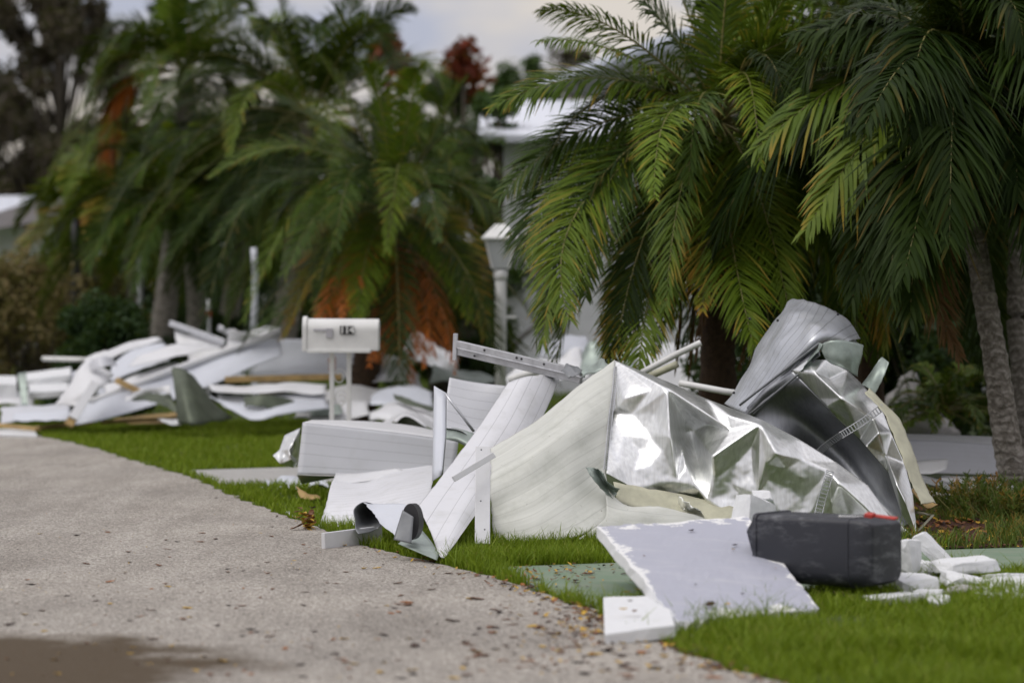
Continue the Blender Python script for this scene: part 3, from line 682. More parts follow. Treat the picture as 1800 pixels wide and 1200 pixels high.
quadobj('roof', [Vector((x0 - .3, 33.2, P(0, 243, 33.2).z)), Vector((x1, 33.2, 2.95)), Vector((x1, 38, 3.75)), Vector((x0 - .3, 38, 3.75))], M['roofw'], hr, .08)
quadobj('upper_roof', [P(940, 150, 38.2), P(1270, 30, 37.5), P(1500, 40, 41), P(1230, 95, 43)], M['roofw'], hr, .08)
quadobj('gable', [P(950, 158, 38.6), P(1400, 230, 38.6), P(1400, 40, 38.6), P(1240, 55, 38.6)], M['soffit'], hr, .1)
for wx in (1085, 1420):
    w0, w1 = P(wx, 0, 33.9).x, P(wx + 130, 0, 33.9).x
    wf = quadobj('window', [Vector((w0, 33.88, 1.1)), Vector((w1, 33.88, 1.1)), Vector((w1, 33.88, 2.2)), Vector((w0, 33.88, 2.2))], M['paint'], hr, .06)
    quadobj('pane', [Vector((w0 + .07, 33.83, 1.17)), Vector((w1 - .07, 33.83, 1.17)), Vector((w1 - .07, 33.83, 2.13)), Vector((w0 + .07, 33.83, 2.13))], M['foil_dark'], wf, .01)
hl = empty('house', Vector((P(0, 0, 48).x, 48, 0)), 'white house with low grey roof at the left edge', 'house')
quadobj('wall', [Vector((-11.5, 48, 0)), Vector((P(92, 0, 48).x, 48, 0)), Vector((P(92, 0, 48).x, 48, 2.35)), Vector((-11.5, 48, 2.35))], M['wall'], hl, .12)
quadobj('roof', [P(-200, 432, 46.8), P(115, 372, 46.8), P(140, 348, 52), P(-150, 352, 52)], M['roofw'], hl, .12)
quadobj('fascia', [P(-200, 438, 46.7), P(145, 375, 46.7), P(145, 345, 46.7), P(60, 352, 46.7), P(-200, 408, 46.7)][:4], plain('fascia_grey', (.38, .35, .36), .6), hl, .05)
quadobj('roof', [P(50, 345, 49), P(125, 322, 49), P(140, 330, 53), P(60, 350, 53)], M['roofw'], hl, .10, 'small raised roof end')
quadobj('door', [P(62, 470, 47.7), P(90, 470, 47.7), P(90, 390, 47.7), P(62, 390, 47.7)], M['paint'], hl, .04)

# ------------------------------------------------------------------ sheets of debris
def catmull(pts, n):
    out = []; m_ = len(pts)
    for i in range(m_ - 1):
        p0 = pts[max(i - 1, 0)]; p1 = pts[i]; p2_ = pts[i + 1]; p3_ = pts[min(i + 2, m_ - 1)]
        for k in range(n):
            u = k / n
            out.append(.5 * ((2 * p1) + (p2_ - p0) * u + (2 * p0 - 5 * p1 + 4 * p2_ - p3_) * u * u + (3 * p1 - p0 - 3 * p2_ + p3_) * u ** 3))
    out.append(pts[-1].copy()); return out
def lin(pts, n):
    out = []
    for a, b_ in zip(pts[:-1], pts[1:]):
        for k in range(n): out.append(a.lerp(b_, k / n))
    out.append(pts[-1].copy()); return out
def patch(name, rows, mat, parent=None, n=8, m_=8, th=.0015, crv=True, amp=.0, freq=3.0, rag=0.0, label=None, cat=None, group=None, seed=0, sm=True, edges=(1, 1, 1, 1), dent=0.0, ground=True):
    f = catmull if crv else lin
    R_ = [f([P(*q) if not isinstance(q, Vector) else q for q in r], n) for r in rows]
    cols = [f([R_[i][j] for i in range(len(R_))], m_) for j in range(len(R_[0]))]
    nc, nr = len(cols), len(cols[0])
    bm = bmesh.new(); g = [[None] * nr for _ in range(nc)]; uvs = {}
    so_ = Vector((seed * 7.3, seed * 3.1, 0))
    mid = nr // 2; ul = [0]
    for i in range(1, nc): ul.append(ul[-1] + (cols[i][mid] - cols[i - 1][mid]).length)
    mc = nc // 2; vl = [0]
    for j in range(1, nr): vl.append(vl[-1] + (cols[mc][j] - cols[mc][j - 1]).length)
    for i in range(nc):
        for j in range(nr):
            p = cols[i][j].copy()
            a = cols[min(i + 1, nc - 1)][j] - cols[max(i - 1, 0)][j]; b_ = cols[i][min(j + 1, nr - 1)] - cols[i][max(j - 1, 0)]
            nrm = a.cross(b_); nrm = nrm.normalized() if nrm.length > 1e-9 else Vector((0, -1, 0))
            if amp: p += nrm * (mnoise.noise(p * freq + so_) * amp + mnoise.noise(p * freq * 2.6 + so_) * amp * .4)
            if dent: p += nrm * (-abs(mnoise.noise(p * freq * 1.7 + so_ * 2)) * dent)
            if rag:
                e_ = rag * (random.random() ** 2)
                if i == 0 and edges[0]: p += a.normalized() * e_
                if i == nc - 1 and edges[1]: p -= a.normalized() * e_
                if j == 0 and edges[2]: p += b_.normalized() * e_
                if j == nr - 1 and edges[3]: p -= b_.normalized() * e_
            if ground: p.z = max(p.z, .004)
            v = bm.verts.new(p); g[i][j] = v; uvs[v] = (ul[i], vl[j])
    uvl = bm.loops.layers.uv.new('UVMap')
    for i in range(nc - 1):
        for j in range(nr - 1):
            fc_ = bm.faces.new((g[i][j], g[i + 1][j], g[i + 1][j + 1], g[i][j + 1]))
            for l in fc_.loops: l[uvl].uv = uvs[l.vert]
    o = bm_obj(name, bm, mat, parent, sm)
    if th: solid(o, th)
    return tag(o, label, cat, group)
def foil(name, pts, outline, creases, mat, parent=None, label=None, cat=None, cuts=3, amp=.006, it=4, th=.0012, freq=9, fine_=.0, extra=0, eamp=.02):
    v2 = [Vector((p[0], -p[1])) for p in pts]; pts = list(pts); rr = random.Random(len(pts) * 7)
    op = [(pts[i][0], pts[i][1]) for i in outline]
    def inside(x, y):
        c = False; j = len(op) - 1
        for i in range(len(op)):
            if (op[i][1] > y) != (op[j][1] > y) and x < (op[j][0] - op[i][0]) * (y - op[i][1]) / (op[j][1] - op[i][1]) + op[i][0]: c = not c
            j = i
        return c
    def near(x, y): return min(math.hypot(p[0] - x, p[1] - y) for p in pts)
    cl_ = [(pts[a], pts[b_]) for a, b_ in creases] + [(pts[outline[i]], pts[outline[(i + 1) % len(outline)]]) for i in range(len(outline))]
    def segd(x, y):
        m_ = 1e9
        for a, b_ in cl_:
            L2 = (b_[0] - a[0]) ** 2 + (b_[1] - a[1]) ** 2 + 1e-6; u = max(0, min(1, ((x - a[0]) * (b_[0] - a[0]) + (y - a[1]) * (b_[1] - a[1])) / L2))
            m_ = min(m_, math.hypot(a[0] + u * (b_[0] - a[0]) - x, a[1] + u * (b_[1] - a[1]) - y))
        return m_
    base_ = list(pts); xs = [p[0] for p in op]; ys = [p[1] for p in op]; t_ = 0; add = 0
    while add < extra and t_ < 4000:
        t_ += 1; x = rr.uniform(min(xs), max(xs)); y = rr.uniform(min(ys), max(ys))
        if not inside(x, y) or near(x, y) < 26 or segd(x, y) < 11: continue
        ws = [(1 / (math.hypot(p[0] - x, p[1] - y) ** 2.5 + 1e-3), p[2]) for p in base_]; d_ = sum(a * b_ for a, b_ in ws) / sum(a for a, _ in ws)
        pts.append((x, y, d_ + rr.uniform(-1, 1) * eamp)); add += 1
    v2 = [Vector((p[0], -p[1])) for p in pts]
    r = delaunay_2d_cdt(v2, [tuple(c) for c in creases], [list(outline)], 1, 1e-4)
    vs, fs, ov = r[0], r[2], r[3]; bm = bmesh.new(); bv = []
    for i, v in enumerate(vs):
        if ov[i]: D_ = pts[ov[i][0]][2]
        else:
            ws = [(1 / ((v - q).length + 1e-3) ** 2, pts[k][2]) for k, q in enumerate(v2)]; D_ = sum(a * b_ for a, b_ in ws) / sum(a for a, _ in ws)
        bv.append(bm.verts.new(P(v.x, -v.y, D_)))
    for f in fs: bm.faces.new([bv[i] for i in f])
    for _ in range(cuts): bmesh.ops.subdivide_edges(bm, edges=bm.edges[:], cuts=1, use_grid_fill=True)
    bmesh.ops.triangulate(bm, faces=bm.faces[:])
    inner = [v for v in bm.verts if not v.is_boundary]
    for _ in range(it): bmesh.ops.smooth_vert(bm, verts=inner, factor=.5, use_axis_x=True, use_axis_y=True, use_axis_z=True)
    bm.normal_update()
    for v in bm.verts:
        a = mnoise.noise(v.co * freq) * amp + mnoise.noise(v.co * freq * .4 + Vector((5, 5, 5))) * amp * 1.3
        v.co += Vector((0, -1, 0)) * (a + fine_ * mnoise.noise(v.co * 40))
        v.co.z = max(v.co.z, .004)
    uvl = bm.loops.layers.uv.new('UVMap')
    for f in bm.faces:
        for l in f.loops: l[uvl].uv = (l.vert.co.x, l.vert.co.z)
    bmesh.ops.recalc_face_normals(bm, faces=bm.faces[:])
    o = bm_obj(name, bm, mat, parent, True); solid(o, th); return tag(o, label, cat)

# ---- main pile -------------------------------------------------------------
pile = empty('roof_panel', P(1080, 945, 13.3), 'large torn roof sheet peaked in the middle of the pile, weathered on the left and bare crumpled aluminium on the right', 'roof panel')
pile.location.z = 0
# weathered left face: rows run across the ribs (ribs parallel to the top edge)
patch('weathered_face', [
    [(862, 786, 13.25), (935, 742, 13.4), (1005, 690, 13.55), (1081, 632, 13.66)],
    [(862, 840, 13.05), (935, 798, 13.05), (1005, 748, 13.2), (1079, 700, 13.45)],
    [(863, 895, 12.98), (935, 862, 12.95), (1003, 815, 13.05), (1070, 775, 13.25)],
    [(865, 935, 12.9), (935, 925, 12.8), (1000, 888, 12.88), (1066, 835, 13.1)],
    [(868, 955, 12.85), (940, 950, 12.75), (1015, 945, 12.75), (1085, 905, 12.9)],
    ], M['weathered'], pile, 9, 9, .0015, True, .018, 3.0, .006)
patch('weathered_skirt', [
    [(1062, 852, 12.98), (1110, 888, 12.98), (1165, 892, 13.0), (1240, 912, 13.05)],
    [(1068, 880, 12.9), (1120, 900, 12.9), (1185, 908, 12.95), (1250, 918, 13.0)],
    [(1060, 915, 12.82), (1120, 922, 12.85), (1190, 925, 12.9), (1255, 930, 12.95)],
    [(1015, 947, 12.72), (1100, 950, 12.8), (1190, 945, 12.85), (1260, 942, 12.9)],
    ], M['weathered'], pile, 8, 6, .0015, True, .02, 5.0, .02, edges=(0, 1, 1, 0))
# ragged curl where the sheet tore
patch('torn_curl', [[(1028, 820, 12.9), (1040, 838, 12.88), (1058, 862, 12.92), (1080, 878, 12.95)],
                    [(1048, 822, 12.98), (1056, 838, 13.0), (1070, 856, 13.0), (1086, 866, 13.02)],
                    [(1062, 830, 12.9), (1066, 842, 12.9), (1078, 852, 12.92), (1090, 860, 12.95)]], M['galv'], pile, 6, 5, .0015, True, .01, 9, .012)
FP = [(1080, 633, 13.66), (1177, 672, 13.42), (1240, 700, 13.36), (1340, 738, 13.28), (1405, 772, 13.20), (1470, 812, 13.20), (1525, 852, 13.16), (1562, 905, 13.12), (1611, 946, 13.2),
      (1560, 952, 13.1), (1440, 965, 13.0), (1330, 940, 13.0), (1290, 908, 13.08), (1235, 893, 13.22), (1170, 874, 13.2), (1110, 856, 13.16), (1066, 832, 13.1), (1070, 775, 13.28), (1075, 726, 13.42),   # 0..18 outline
      (1135, 700, 13.42), (1112, 728, 13.36), (1098, 765, 13.30), (1174, 684, 13.22), (1178, 765, 13.16), (1190, 845, 13.18), (1142, 776, 13.38), (1215, 760, 13.45), (1246, 880, 13.12),   # 19..27
      (1250, 738, 13.36), (1285, 756, 13.16), (1252, 803, 13.06), (1258, 825, 13.02), (1280, 845, 13.22), (1336, 745, 13.08), (1312, 800, 13.30), (1333, 868, 13.06), (1365, 797, 13.00), (1408, 806, 13.12), (1352, 840, 13.2), (1365, 880, 13.3),   # 28..39
      (1457, 828, 13.10), (1440, 890, 13.16), (1433, 925, 13.1), (1475, 850, 13.02), (1500, 866, 13.08), (1495, 905, 13.22), (1530, 900, 13.02), (1400, 850, 13.3), (1388, 925, 13.12), (1550, 925, 13.05), (1470, 925, 13.25), (1130, 820, 13.30), (1215, 835, 13.32), (1300, 820, 13.25), (1160, 735, 13.34)]
OL = list(range(19))
drop = {19, 25, 28, 31, 32, 34, 38, 39, 41, 44, 47, 48, 49, 50, 51, 52, 53, 54}
CRs = [(0, 22), (22, 23), (23, 24), (20, 22), (20, 21), (22, 26), (26, 27), (22, 29), (29, 33), (33, 30), (33, 36), (33, 35), (36, 37), (36, 4), (37, 40), (40, 43), (40, 42), (43, 46), (46, 8), (21, 17)]
keep = [i for i in range(len(FP)) if i not in drop]; ix = {a: b_ for b_, a in enumerate(keep)}
foil('crumpled_face', [FP[i] for i in keep], OL, [(ix[a], ix[b_]) for a, b_ in CRs if a in ix and b_ in ix], M['foil'], pile, cuts=4, amp=.016, it=5, freq=4.5, extra=44, eamp=.020, fine_=.0016)
# stamped seams (ladder-like rivet strips)
def seam(pts, w, step, mat, parent, name='rivet_strip'):
    bm = bmesh.new(); q = catmull(pts, 10)
    for a, b_ in zip(q[:-1], q[1:]): bar(bm, a, b_, .003, .004, Vector((0, -1, 0))) if False else None
    tot = sum((b_ - a).length for a, b_ in zip(q[:-1], q[1:])); k = int(tot / step)
    for i in range(k):
        f = i / k * (len(q) - 1); j = int(f); p = q[j].lerp(q[j + 1], f - j); t_ = (q[j + 1] - q[j]).normalized(); s = t_.cross(Vector((0, -1, 0))).normalized()
        bar(bm, p - s * w / 2, p + s * w / 2, step * .35, .004, Vector((0, -1, 0)))
    for sd in (-1, 1):
        pp = []
        for j in range(len(q)):
            t_ = (q[min(j + 1, len(q) - 1)] - q[max(j - 1, 0)]).normalized(); s = t_.cross(Vector((0, -1, 0))).normalized(); pp.append(q[j] + s * sd * w / 2)
        tube(bm, pp, .0022, 5)
    return bm_obj(name, bm, mat, parent)
O = lambda px, py, D: P(px, py, D)
seam([P(1459, 828, 12.92), P(1453, 850, 12.9), P(1443, 885, 12.9), P(1436, 915, 12.88)], .034, .014, M['alu'], pile)
seam([P(1083, 645, 13.6), P(1079, 690, 13.46), P(1073, 735, 13.34), P(1069, 775, 13.2), P(1064, 825, 13.06)], .016, .011, M['alu'], pile)
# cream strip seen through the tear
patch('cream_liner', [[(1078, 846, 13.06), (1140, 858, 13.14), (1200, 868, 13.18), (1300, 892, 13.1)], [(1085, 884, 13.0), (1140, 900, 13.02), (1200, 912, 13.04), (1300, 935, 13.0)]], M['cream'], pile, 5, 4, .002, True, .008, 5, .01)
patch('torn_flap', [[(1195, 868, 13.1), (1215, 885, 13.0), (1235, 900, 13.02)], [(1190, 885, 13.12), (1205, 900, 13.05), (1240, 912, 13.1)]], M['foil'], pile, 6, 5, .0015, True, .02, 12, .02)

# rolled roof panel standing up behind
roll = empty('roof_panel', P(1400, 800, 14.4), 'tall grey roof panel rolled over at its top, standing above the pile', 'roof panel'); roll.location.z = 0
patch('ribbed_sheet', [
    [(1272, 708, 14.3), (1312, 650, 14.35), (1345, 590, 14.45), (1368, 552, 14.5), (1392, 528, 14.75)],
    [(1285, 716, 14.2), (1328, 652, 14.15), (1366, 592, 14.15), (1388, 556, 14.2), (1412, 526, 14.5)],
    [(1300, 722, 14.12), (1350, 660, 14.05), (1392, 605, 13.98), (1420, 568, 14.0), (1440, 533, 14.35)],
    [(1312, 728, 14.08), (1368, 668, 13.98), (1415, 615, 13.85), (1456, 580, 13.9), (1486, 556, 14.3)],
    [(1322, 730, 14.12), (1380, 672, 14.05), (1432, 622, 13.95), (1488, 602, 14.0), (1512, 596, 14.35)],
    ], M['roll'], roll, 9, 9, .002, True, .02, 4, .010, edges=(0, 1, 0, 0))
patch('rolled_edge', [[(1466, 545, 14.4), (1482, 560, 14.36), (1498, 585, 14.3), (1508, 610, 14.25)], [(1448, 556, 14.15), (1462, 575, 14.1), (1476, 598, 14.02), (1480, 618, 14.0)]], M['roll'], roll, 6, 4, .003, True, .012, 9, .01)
patch('dark_hem', [[(1312, 716, 14.04), (1360, 668, 13.98), (1402, 630, 13.9), (1438, 612, 13.85)], [(1322, 732, 14.0), (1375, 684, 13.92), (1412, 650, 13.86), (1442, 625, 13.82)]], M['foil_dark'], roll, 8, 3, .003, True, .01, 8)
for (a, b_) in (((1300, 712, 14.02), (1440, 603, 13.82)), ((1318, 728, 13.98), (1432, 634, 13.80))):
    bm = bmesh.new(); tube(bm, lin([P(*a), P(*b_)], 6), .006, 6); bm_obj('hem_lip', bm, M['grey_edge'], roll, True)
bm = bmesh.new()
for (x_, y_) in ((1367, 563), (1290, 690), (1473, 552), (1484, 580), (1318, 560)): bmesh.ops.create_uvsphere(bm, u_segments=8, v_segments=6, radius=.007, matrix=Matrix.Translation(P(x_, y_, 14.12)))
bm_obj('screw', bm, M['black'], roll)

# dark reflective gutter pan with foil side
pan = empty('roof_panel', P(1500, 945, 13.4), 'shiny crumpled aluminium pan with a dark trough sloping down to the right behind the mailbox', 'roof panel'); pan.location.z = 0
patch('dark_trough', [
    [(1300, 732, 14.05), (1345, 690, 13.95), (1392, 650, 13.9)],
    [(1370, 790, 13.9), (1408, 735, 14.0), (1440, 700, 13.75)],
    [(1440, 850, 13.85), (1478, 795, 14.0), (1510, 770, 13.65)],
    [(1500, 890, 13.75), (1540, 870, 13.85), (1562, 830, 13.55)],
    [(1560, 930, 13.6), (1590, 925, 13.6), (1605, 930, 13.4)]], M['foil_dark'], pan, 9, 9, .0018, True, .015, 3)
BP = [(1392, 650, 13.88), (1418, 632, 13.84), (1452, 632, 13.8), (1492, 652, 13.82), (1520, 680, 13.8), (1548, 712, 13.72), (1566, 760, 13.62), (1590, 815, 13.52), (1604, 870, 13.42), (1613, 945, 13.3),
      (1585, 905, 13.4), (1562, 830, 13.55), (1512, 772, 13.65), (1440, 700, 13.74),
      (1432, 655, 13.70), (1480, 700, 13.48), (1442, 722, 13.60), (1515, 705, 13.68), (1545, 760, 13.45), (1500, 745, 13.62), (1522, 785, 13.50), (1557, 800, 13.55), (1575, 850, 13.32), (1590, 880, 13.28), (1535, 735, 13.62), (1458, 668, 13.74)]
foil('crumpled_side', BP, list(range(14)), [(14, 15), (15, 16), (15, 17), (15, 24), (15, 19), (24, 18), (18, 20), (18, 21), (21, 22), (22, 23), (22, 11), (1, 14), (0, 14), (25, 15), (25, 3), (15, 13), (23, 9)], M['foil'], pan, cuts=4, amp=.008, it=3, freq=6, extra=6, eamp=.02)
seam([P(1552, 715, 13.58), P(1515, 742, 13.5), P(1478, 765, 13.52)], .03, .016, M['alu'], pan)
seam([P(1478, 765, 13.56), P(1450, 785, 13.75), P(1428, 806, 13.76)], .03, .016, M['grey_edge'], pan)
patch('green_flap', [[(1442, 606, 13.75), (1466, 598, 13.7), (1496, 600, 13.72), (1518, 606, 13.8)], [(1450, 630, 13.72), (1470, 628, 13.68), (1492, 632, 13.7), (1510, 636, 13.78)], [(1462, 640, 13.74), (1478, 645, 13.7), (1498, 655, 13.72), (1508, 662, 13.78)]], M['galv'], pan, 6, 5, .002, True, .012, 9, .004)
patch('bent_tab', [[(1547, 630, 13.8), (1552, 628, 13.8), (1563, 636, 13.72)], [(1530, 655, 13.78), (1540, 655, 13.72), (1553, 665, 13.7)], [(1514, 676, 13.78), (1525, 682, 13.72), (1538, 695, 13.7)]], M['galv'], pan, 5, 5, .003, True, .004, 9, .004)
patch('torn_lip', [[(1405, 655, 13.8), (1425, 630, 13.75), (1440, 618, 13.72), (1446, 604, 13.72)], [(1415, 642, 13.9), (1430, 620, 13.9), (1436, 612, 13.86), (1442, 602, 13.82)]], M['galv'], pan, 6, 4, .002, True, .012, 14, .01)
cs_ = patch('trim_strip', [[(1518, 692, 13.62), (1548, 722, 13.52), (1580, 790, 13.4), (1602, 850, 13.32), (1618, 886, 13.28)], [(1528, 682, 13.7), (1572, 728, 13.6), (1602, 785, 13.5), (1622, 840, 13.42), (1646, 884, 13.36)]], M['cream'], None, 10, 5, .003, True, .012, 5, .008, label='long cream coloured trim strip bent along the right side of the pile', cat='trim strip')
patch('trim_strip', [[(1602, 862, 13.5), (1625, 890, 13.45), (1635, 893, 13.4)], [(1610, 850, 13.6), (1636, 880, 13.5), (1648, 886, 13.45)]], M['wood'], None, 5, 4, .003, True, label='short tan strip at the lower end of the cream trim', cat='trim strip')
bm = bmesh.new(); tube(bm, [P(1612, 900, 13.5), P(1640, 905, 13.6), P(1612, 935, 13.4)], .007, 6); tag(bm_obj('bent_rod', bm, M['cream'], None, True), 'thin bent cream rod sticking out at the right foot of the pile', 'rod')

# long diagonal siding panel
patch('siding_panel', [
    [(893, 672, 14.2), (850, 738, 13.9), (800, 805, 13.5), (760, 858, 13.0), (735, 890, 12.7)],
    [(925, 662, 14.2), (885, 738, 13.9), (838, 810, 13.45), (795, 875, 12.85), (757, 935, 12.3)],
    [(955, 660, 14.25), (918, 738, 13.95), (872, 812, 13.5), (826, 880, 12.8), (772, 975, 11.85)],
    [(984, 664, 14.3), (952, 738, 14.05), (905, 812, 13.6), (850, 885, 12.9), (783, 980, 11.82)],
    ], M['white_wide'], None, 9, 9, .002, True, .004, 3, .004, label='long white grooved siding panel slanting down left of the weathered sheet to the road edge', cat='siding')
bm = bmesh.new()
for (x_, y_, d_) in ((846, 790, 12.5), (852, 812, 12.48), (845, 880, 12.4), (852, 930, 12.36)): bmesh.ops.create_uvsphere(bm, u_segments=8, v_segments=6, radius=.004, matrix=Matrix.Translation(P(x_, y_, d_)))
NAILS = bm
curl = empty('gutter_piece', P(720, 960, 12.5), 'curled grey metal end with dark rolled cap at the foot of the long siding panel', 'metal scrap'); curl.location.z = 0
patch('dark_lining', [[(625, 915, 12.8), (622, 895, 12.85), (640, 882, 12.9), (668, 890, 12.95)], [(625, 930, 12.7), (640, 912, 13.0), (655, 900, 13.1), (672, 905, 13.0)], [(630, 938, 12.62), (650, 935, 12.75), (664, 928, 12.8), (672, 922, 12.75)]], M['grey_edge'], curl, 6, 6, .002)
patch('grey_sheet', [[(636, 883, 12.9), (668, 886, 12.95), (700, 884, 12.9), (730, 886, 12.7)], [(655, 900, 12.82), (680, 905, 12.75), (705, 910, 12.65), (728, 915, 12.5)], [(668, 918, 12.6), (690, 938, 12.4), (705, 950, 12.2), (725, 945, 12.2)]], M['bluewhite'], curl, 8, 6, .002, True, .012, 6, .012)
# capsule-shaped black cap
bm = bmesh.new(); ct = P(721, 917, 12.0); pl = []
for k in range(28):
    a = k * 2 * math.pi / 28; pl.append((math.cos(a) * .038, math.sin(a) * .078))
fr_ = [bm.verts.new(ct + Vector((x_, .0 - x_ * .2, z_))) for x_, z_ in pl]; bk = [bm.verts.new(ct + Vector((x_ + .018, .05 - x_ * .2, z_ * .98))) for x_, z_ in pl]
bm.faces.new(fr_); bm.faces.new(bk[::-1])
for k in range(28): bm.faces.new((fr_[k], bk[k], bk[(k + 1) % 28], fr_[(k + 1) % 28]))
bmesh.ops.recalc_face_normals(bm, faces=bm.faces[:]); bm_obj('end_cap', bm, M['dark_edge'], curl)
patch('grey_fin', [[(708, 896, 11.99), (727, 908, 11.97)], [(697, 930, 11.97), (725, 930, 11.95)], [(692, 948, 11.95), (723, 955, 11.93)]], M['grey_edge'], curl, 5, 5, .004, True, .003)
patch('green_underside', [[(736, 925, 12.3), (757, 950, 12.1), (772, 974, 11.88)], [(700, 955, 12.0), (730, 968, 11.9), (768, 984, 11.78)]], M['galv'], curl, 5, 5, .002)

# vertical and crossing planks
def plank(name, a, b_, w, h, mat, label, cat='plank', up=Vector((0, -1, 0)), bv=.002, group=None, parent=None):
    bm = bmesh.new(); A, B = P(*a), P(*b_)
    A.z = max(A.z, .01); B.z = max(B.z, .01)
    k = 6
    for i in range(k): pass
    bar(bm, A, B, w, h, up); o = bm_obj(name, bm, mat, parent); bevel(o, bv)
    return tag(o, label, cat, group) if cat else o
tp_ = plank('trim_plank', (849, 785, 12.6), (848, 956, 12.35), .066, .012, M['white_plain'], 'white vertical trim plank standing against the left edge of the weathered sheet')
bm_obj('nail_heads', NAILS, M['grey_edge'], tp_)
plank('trim_plank', (797, 842, 12.4), (868, 799, 12.5), .026, .018, M['white_plain'], 'short white plank lying crosswise over the vertical trim plank')
post = patch('corner_post', [[(763, 678, 14.0), (762, 760, 13.8), (760, 845, 13.5)], [(783, 690, 13.95), (782, 765, 13.75), (776, 835, 13.45)], [(785, 692, 14.03), (784, 767, 13.83), (778, 835, 13.53)]], M['bluewhite'], None, 5, 3, .004, False, label='white upright corner post bent at its top left of the long siding', cat='post')
bm = bmesh.new(); tube(bm, [P(783, 692, 13.9), P(800, 715, 13.88), P(833, 758, 13.85)], .0075, 6); tag(bm_obj('thin_rod', bm, M['alu'], None, True), 'thin pale rod leaning from the corner post to the long siding', 'rod')
# aluminium beam with end plate
beam = empty('aluminium_beam', P(900, 630, 14.3), 'aluminium beam with flat end plate pointing up to the left over the pile', 'beam')
bm = bmesh.new()
A, B = P(804, 611, 14.4), P(1022, 662, 14.2)
bar(bm, A + Vector((0, 0, .018)), B + Vector((0, 0, .018)), .05, .036)
bar(bm, A + Vector((0, .012, -.018)), B + Vector((0, .012, -.018)), .04, .034)
bar(bm, A + Vector((0, -.028, -.002)), B + Vector((0, -.028, -.002)), .006, .006)
bevel(bm_obj('channel', bm, M['alu'], beam))
plank('end_plate', (801, 586, 14.4), (799, 633, 14.4), .034, .008, M['alu'], None, None, Vector((-1, -.7, 0)), parent=beam)
bm = bmesh.new()
for u in (.14, .22, .48, .52, .7):
    q = A.lerp(B, u) + Vector((0, -.028, .02 if u != .14 else -.02)); bmesh.ops.create_uvsphere(bm, u_segments=8, v_segments=6, radius=.006, matrix=Matrix.Translation(q))
bm_obj('rivet', bm, M['black'], beam)
patch('crumpled_scrap', [[(985, 650, 14.0), (1000, 640, 14.1), (1018, 648, 14.05)], [(1000, 665, 13.95), (1012, 660, 13.9), (1025, 655, 13.95)]], M['grey_edge'], None, 6, 5, .002, True, .02, 20, .01, label='dark crumpled scrap at the lower end of the aluminium beam', cat='metal scrap')
patch('crumpled_scrap', [[(1020, 650, 13.95), (1045, 640, 14.0), (1062, 632, 14.0)], [(1025, 665, 13.9), (1050, 652, 13.8), (1070, 640, 13.8)]], M['galv'], None, 6, 5, .002, True, .03, 14, .015, label='green grey crumpled edge just left of the peak of the pile', cat='metal scrap')
# siding panels behind, left
patch('siding_panel', [[(790, 663, 14.6), (838, 672, 14.6), (890, 678, 14.55)], [(784, 705, 14.5), (832, 718, 14.5), (885, 725, 14.5)], [(780, 745, 14.4), (828, 760, 14.4), (860, 765, 14.4)], [(784, 752, 14.3), (815, 758, 14.2), (850, 790, 14.2)]], M['white'], None, 6, 6, .002, True, .006, label='white grooved siding panel behind the corner post', cat='siding')
patch('siding_panel', [[(780, 755, 14.35), (800, 752, 14.3), (835, 762, 14.2)], [(782, 770, 14.2), (805, 772, 14.15), (828, 785, 14.1)], [(795, 772, 14.3), (815, 782, 14.25), (830, 795, 14.2)]], M['galv'], None, 5, 5, .002, label='pale grey torn underside below the grooved siding behind the post', cat='siding')
# siding box
bx_ = empty('siding_panel', P(650, 838, 16.4), 'white horizontal siding panel folded like a box under the white mailbox', 'siding'); bx_.location.z = 0
patch('front_face', [[(532, 743, 15.5), (620, 752, 15.53), (715, 763, 15.56), (806, 776, 15.6)], [(527, 790, 15.46), (620, 800, 15.49), (715, 808, 15.52), (800, 815, 15.56)], [(522, 833, 15.42), (620, 836, 15.45), (715, 836, 15.48), (790, 834, 15.52)]], M['white'], bx_, 6, 6, .002, True, .006)
patch('top_face', [[(532, 742.5, 15.5), (620, 751.5, 15.53), (715, 762.5, 15.56), (806, 775.5, 15.6)], [(548, 738, 16.1), (640, 740, 16.4), (725, 748, 16.6), (800, 765, 16.6)]], M['white_plain'], bx_, 6, 4, .002)
patch('bottom_fold', [[(522, 834, 15.36), (560, 836, 15.45), (600, 837, 15.56)], [(530, 850, 15.6), (552, 846, 15.65), (590, 839, 15.7)]], M['galv'], bx_, 5, 4, .002)
# lower siding
patch('siding_panel', [[(590, 832, 15.3), (640, 832, 15.3), (700, 826, 15.1), (760, 818, 14.9)], [(582, 850, 14.7), (640, 850, 14.7), (700, 838, 14.5), (765, 828, 14.3)], [(572, 890, 14.1), (640, 885, 14.0), (700, 872, 13.8), (758, 860, 13.7)], [(556, 934, 13.9), (620, 932, 13.6), (690, 915, 13.4), (745, 895, 13.2)]], M['white_wide'], None, 7, 7, .002, True, .008, 3, .004, label='white siding panel curving down to the grass below the box shaped one', cat='siding')
patch('siding_panel', [[(592, 833, 15.2), (640, 830, 15.1), (700, 822, 15.0)], [(585, 852, 14.75), (640, 846, 14.8), (720, 832, 14.8)]], M['white_plain'], None, 5, 4, .002, label='narrow white flange between the box shaped siding and the lower panel', cat='siding')
patch('white_scrap', [[(500, 899, 14.6), (530, 899, 14.6), (562, 898, 14.5)], [(525, 913, 14.2), (545, 912, 14.2), (562, 910, 14.1)]], M['white_plain'], None, 5, 4, .004, label='small pointed white metal piece on the road edge left of the lower siding', cat='metal scrap')
plank('white_board', (568, 951, 12.55), (669, 938, 12.9), .075, .02, M['white_plain'], 'short white board lying on the road edge below the curled metal', 'board')
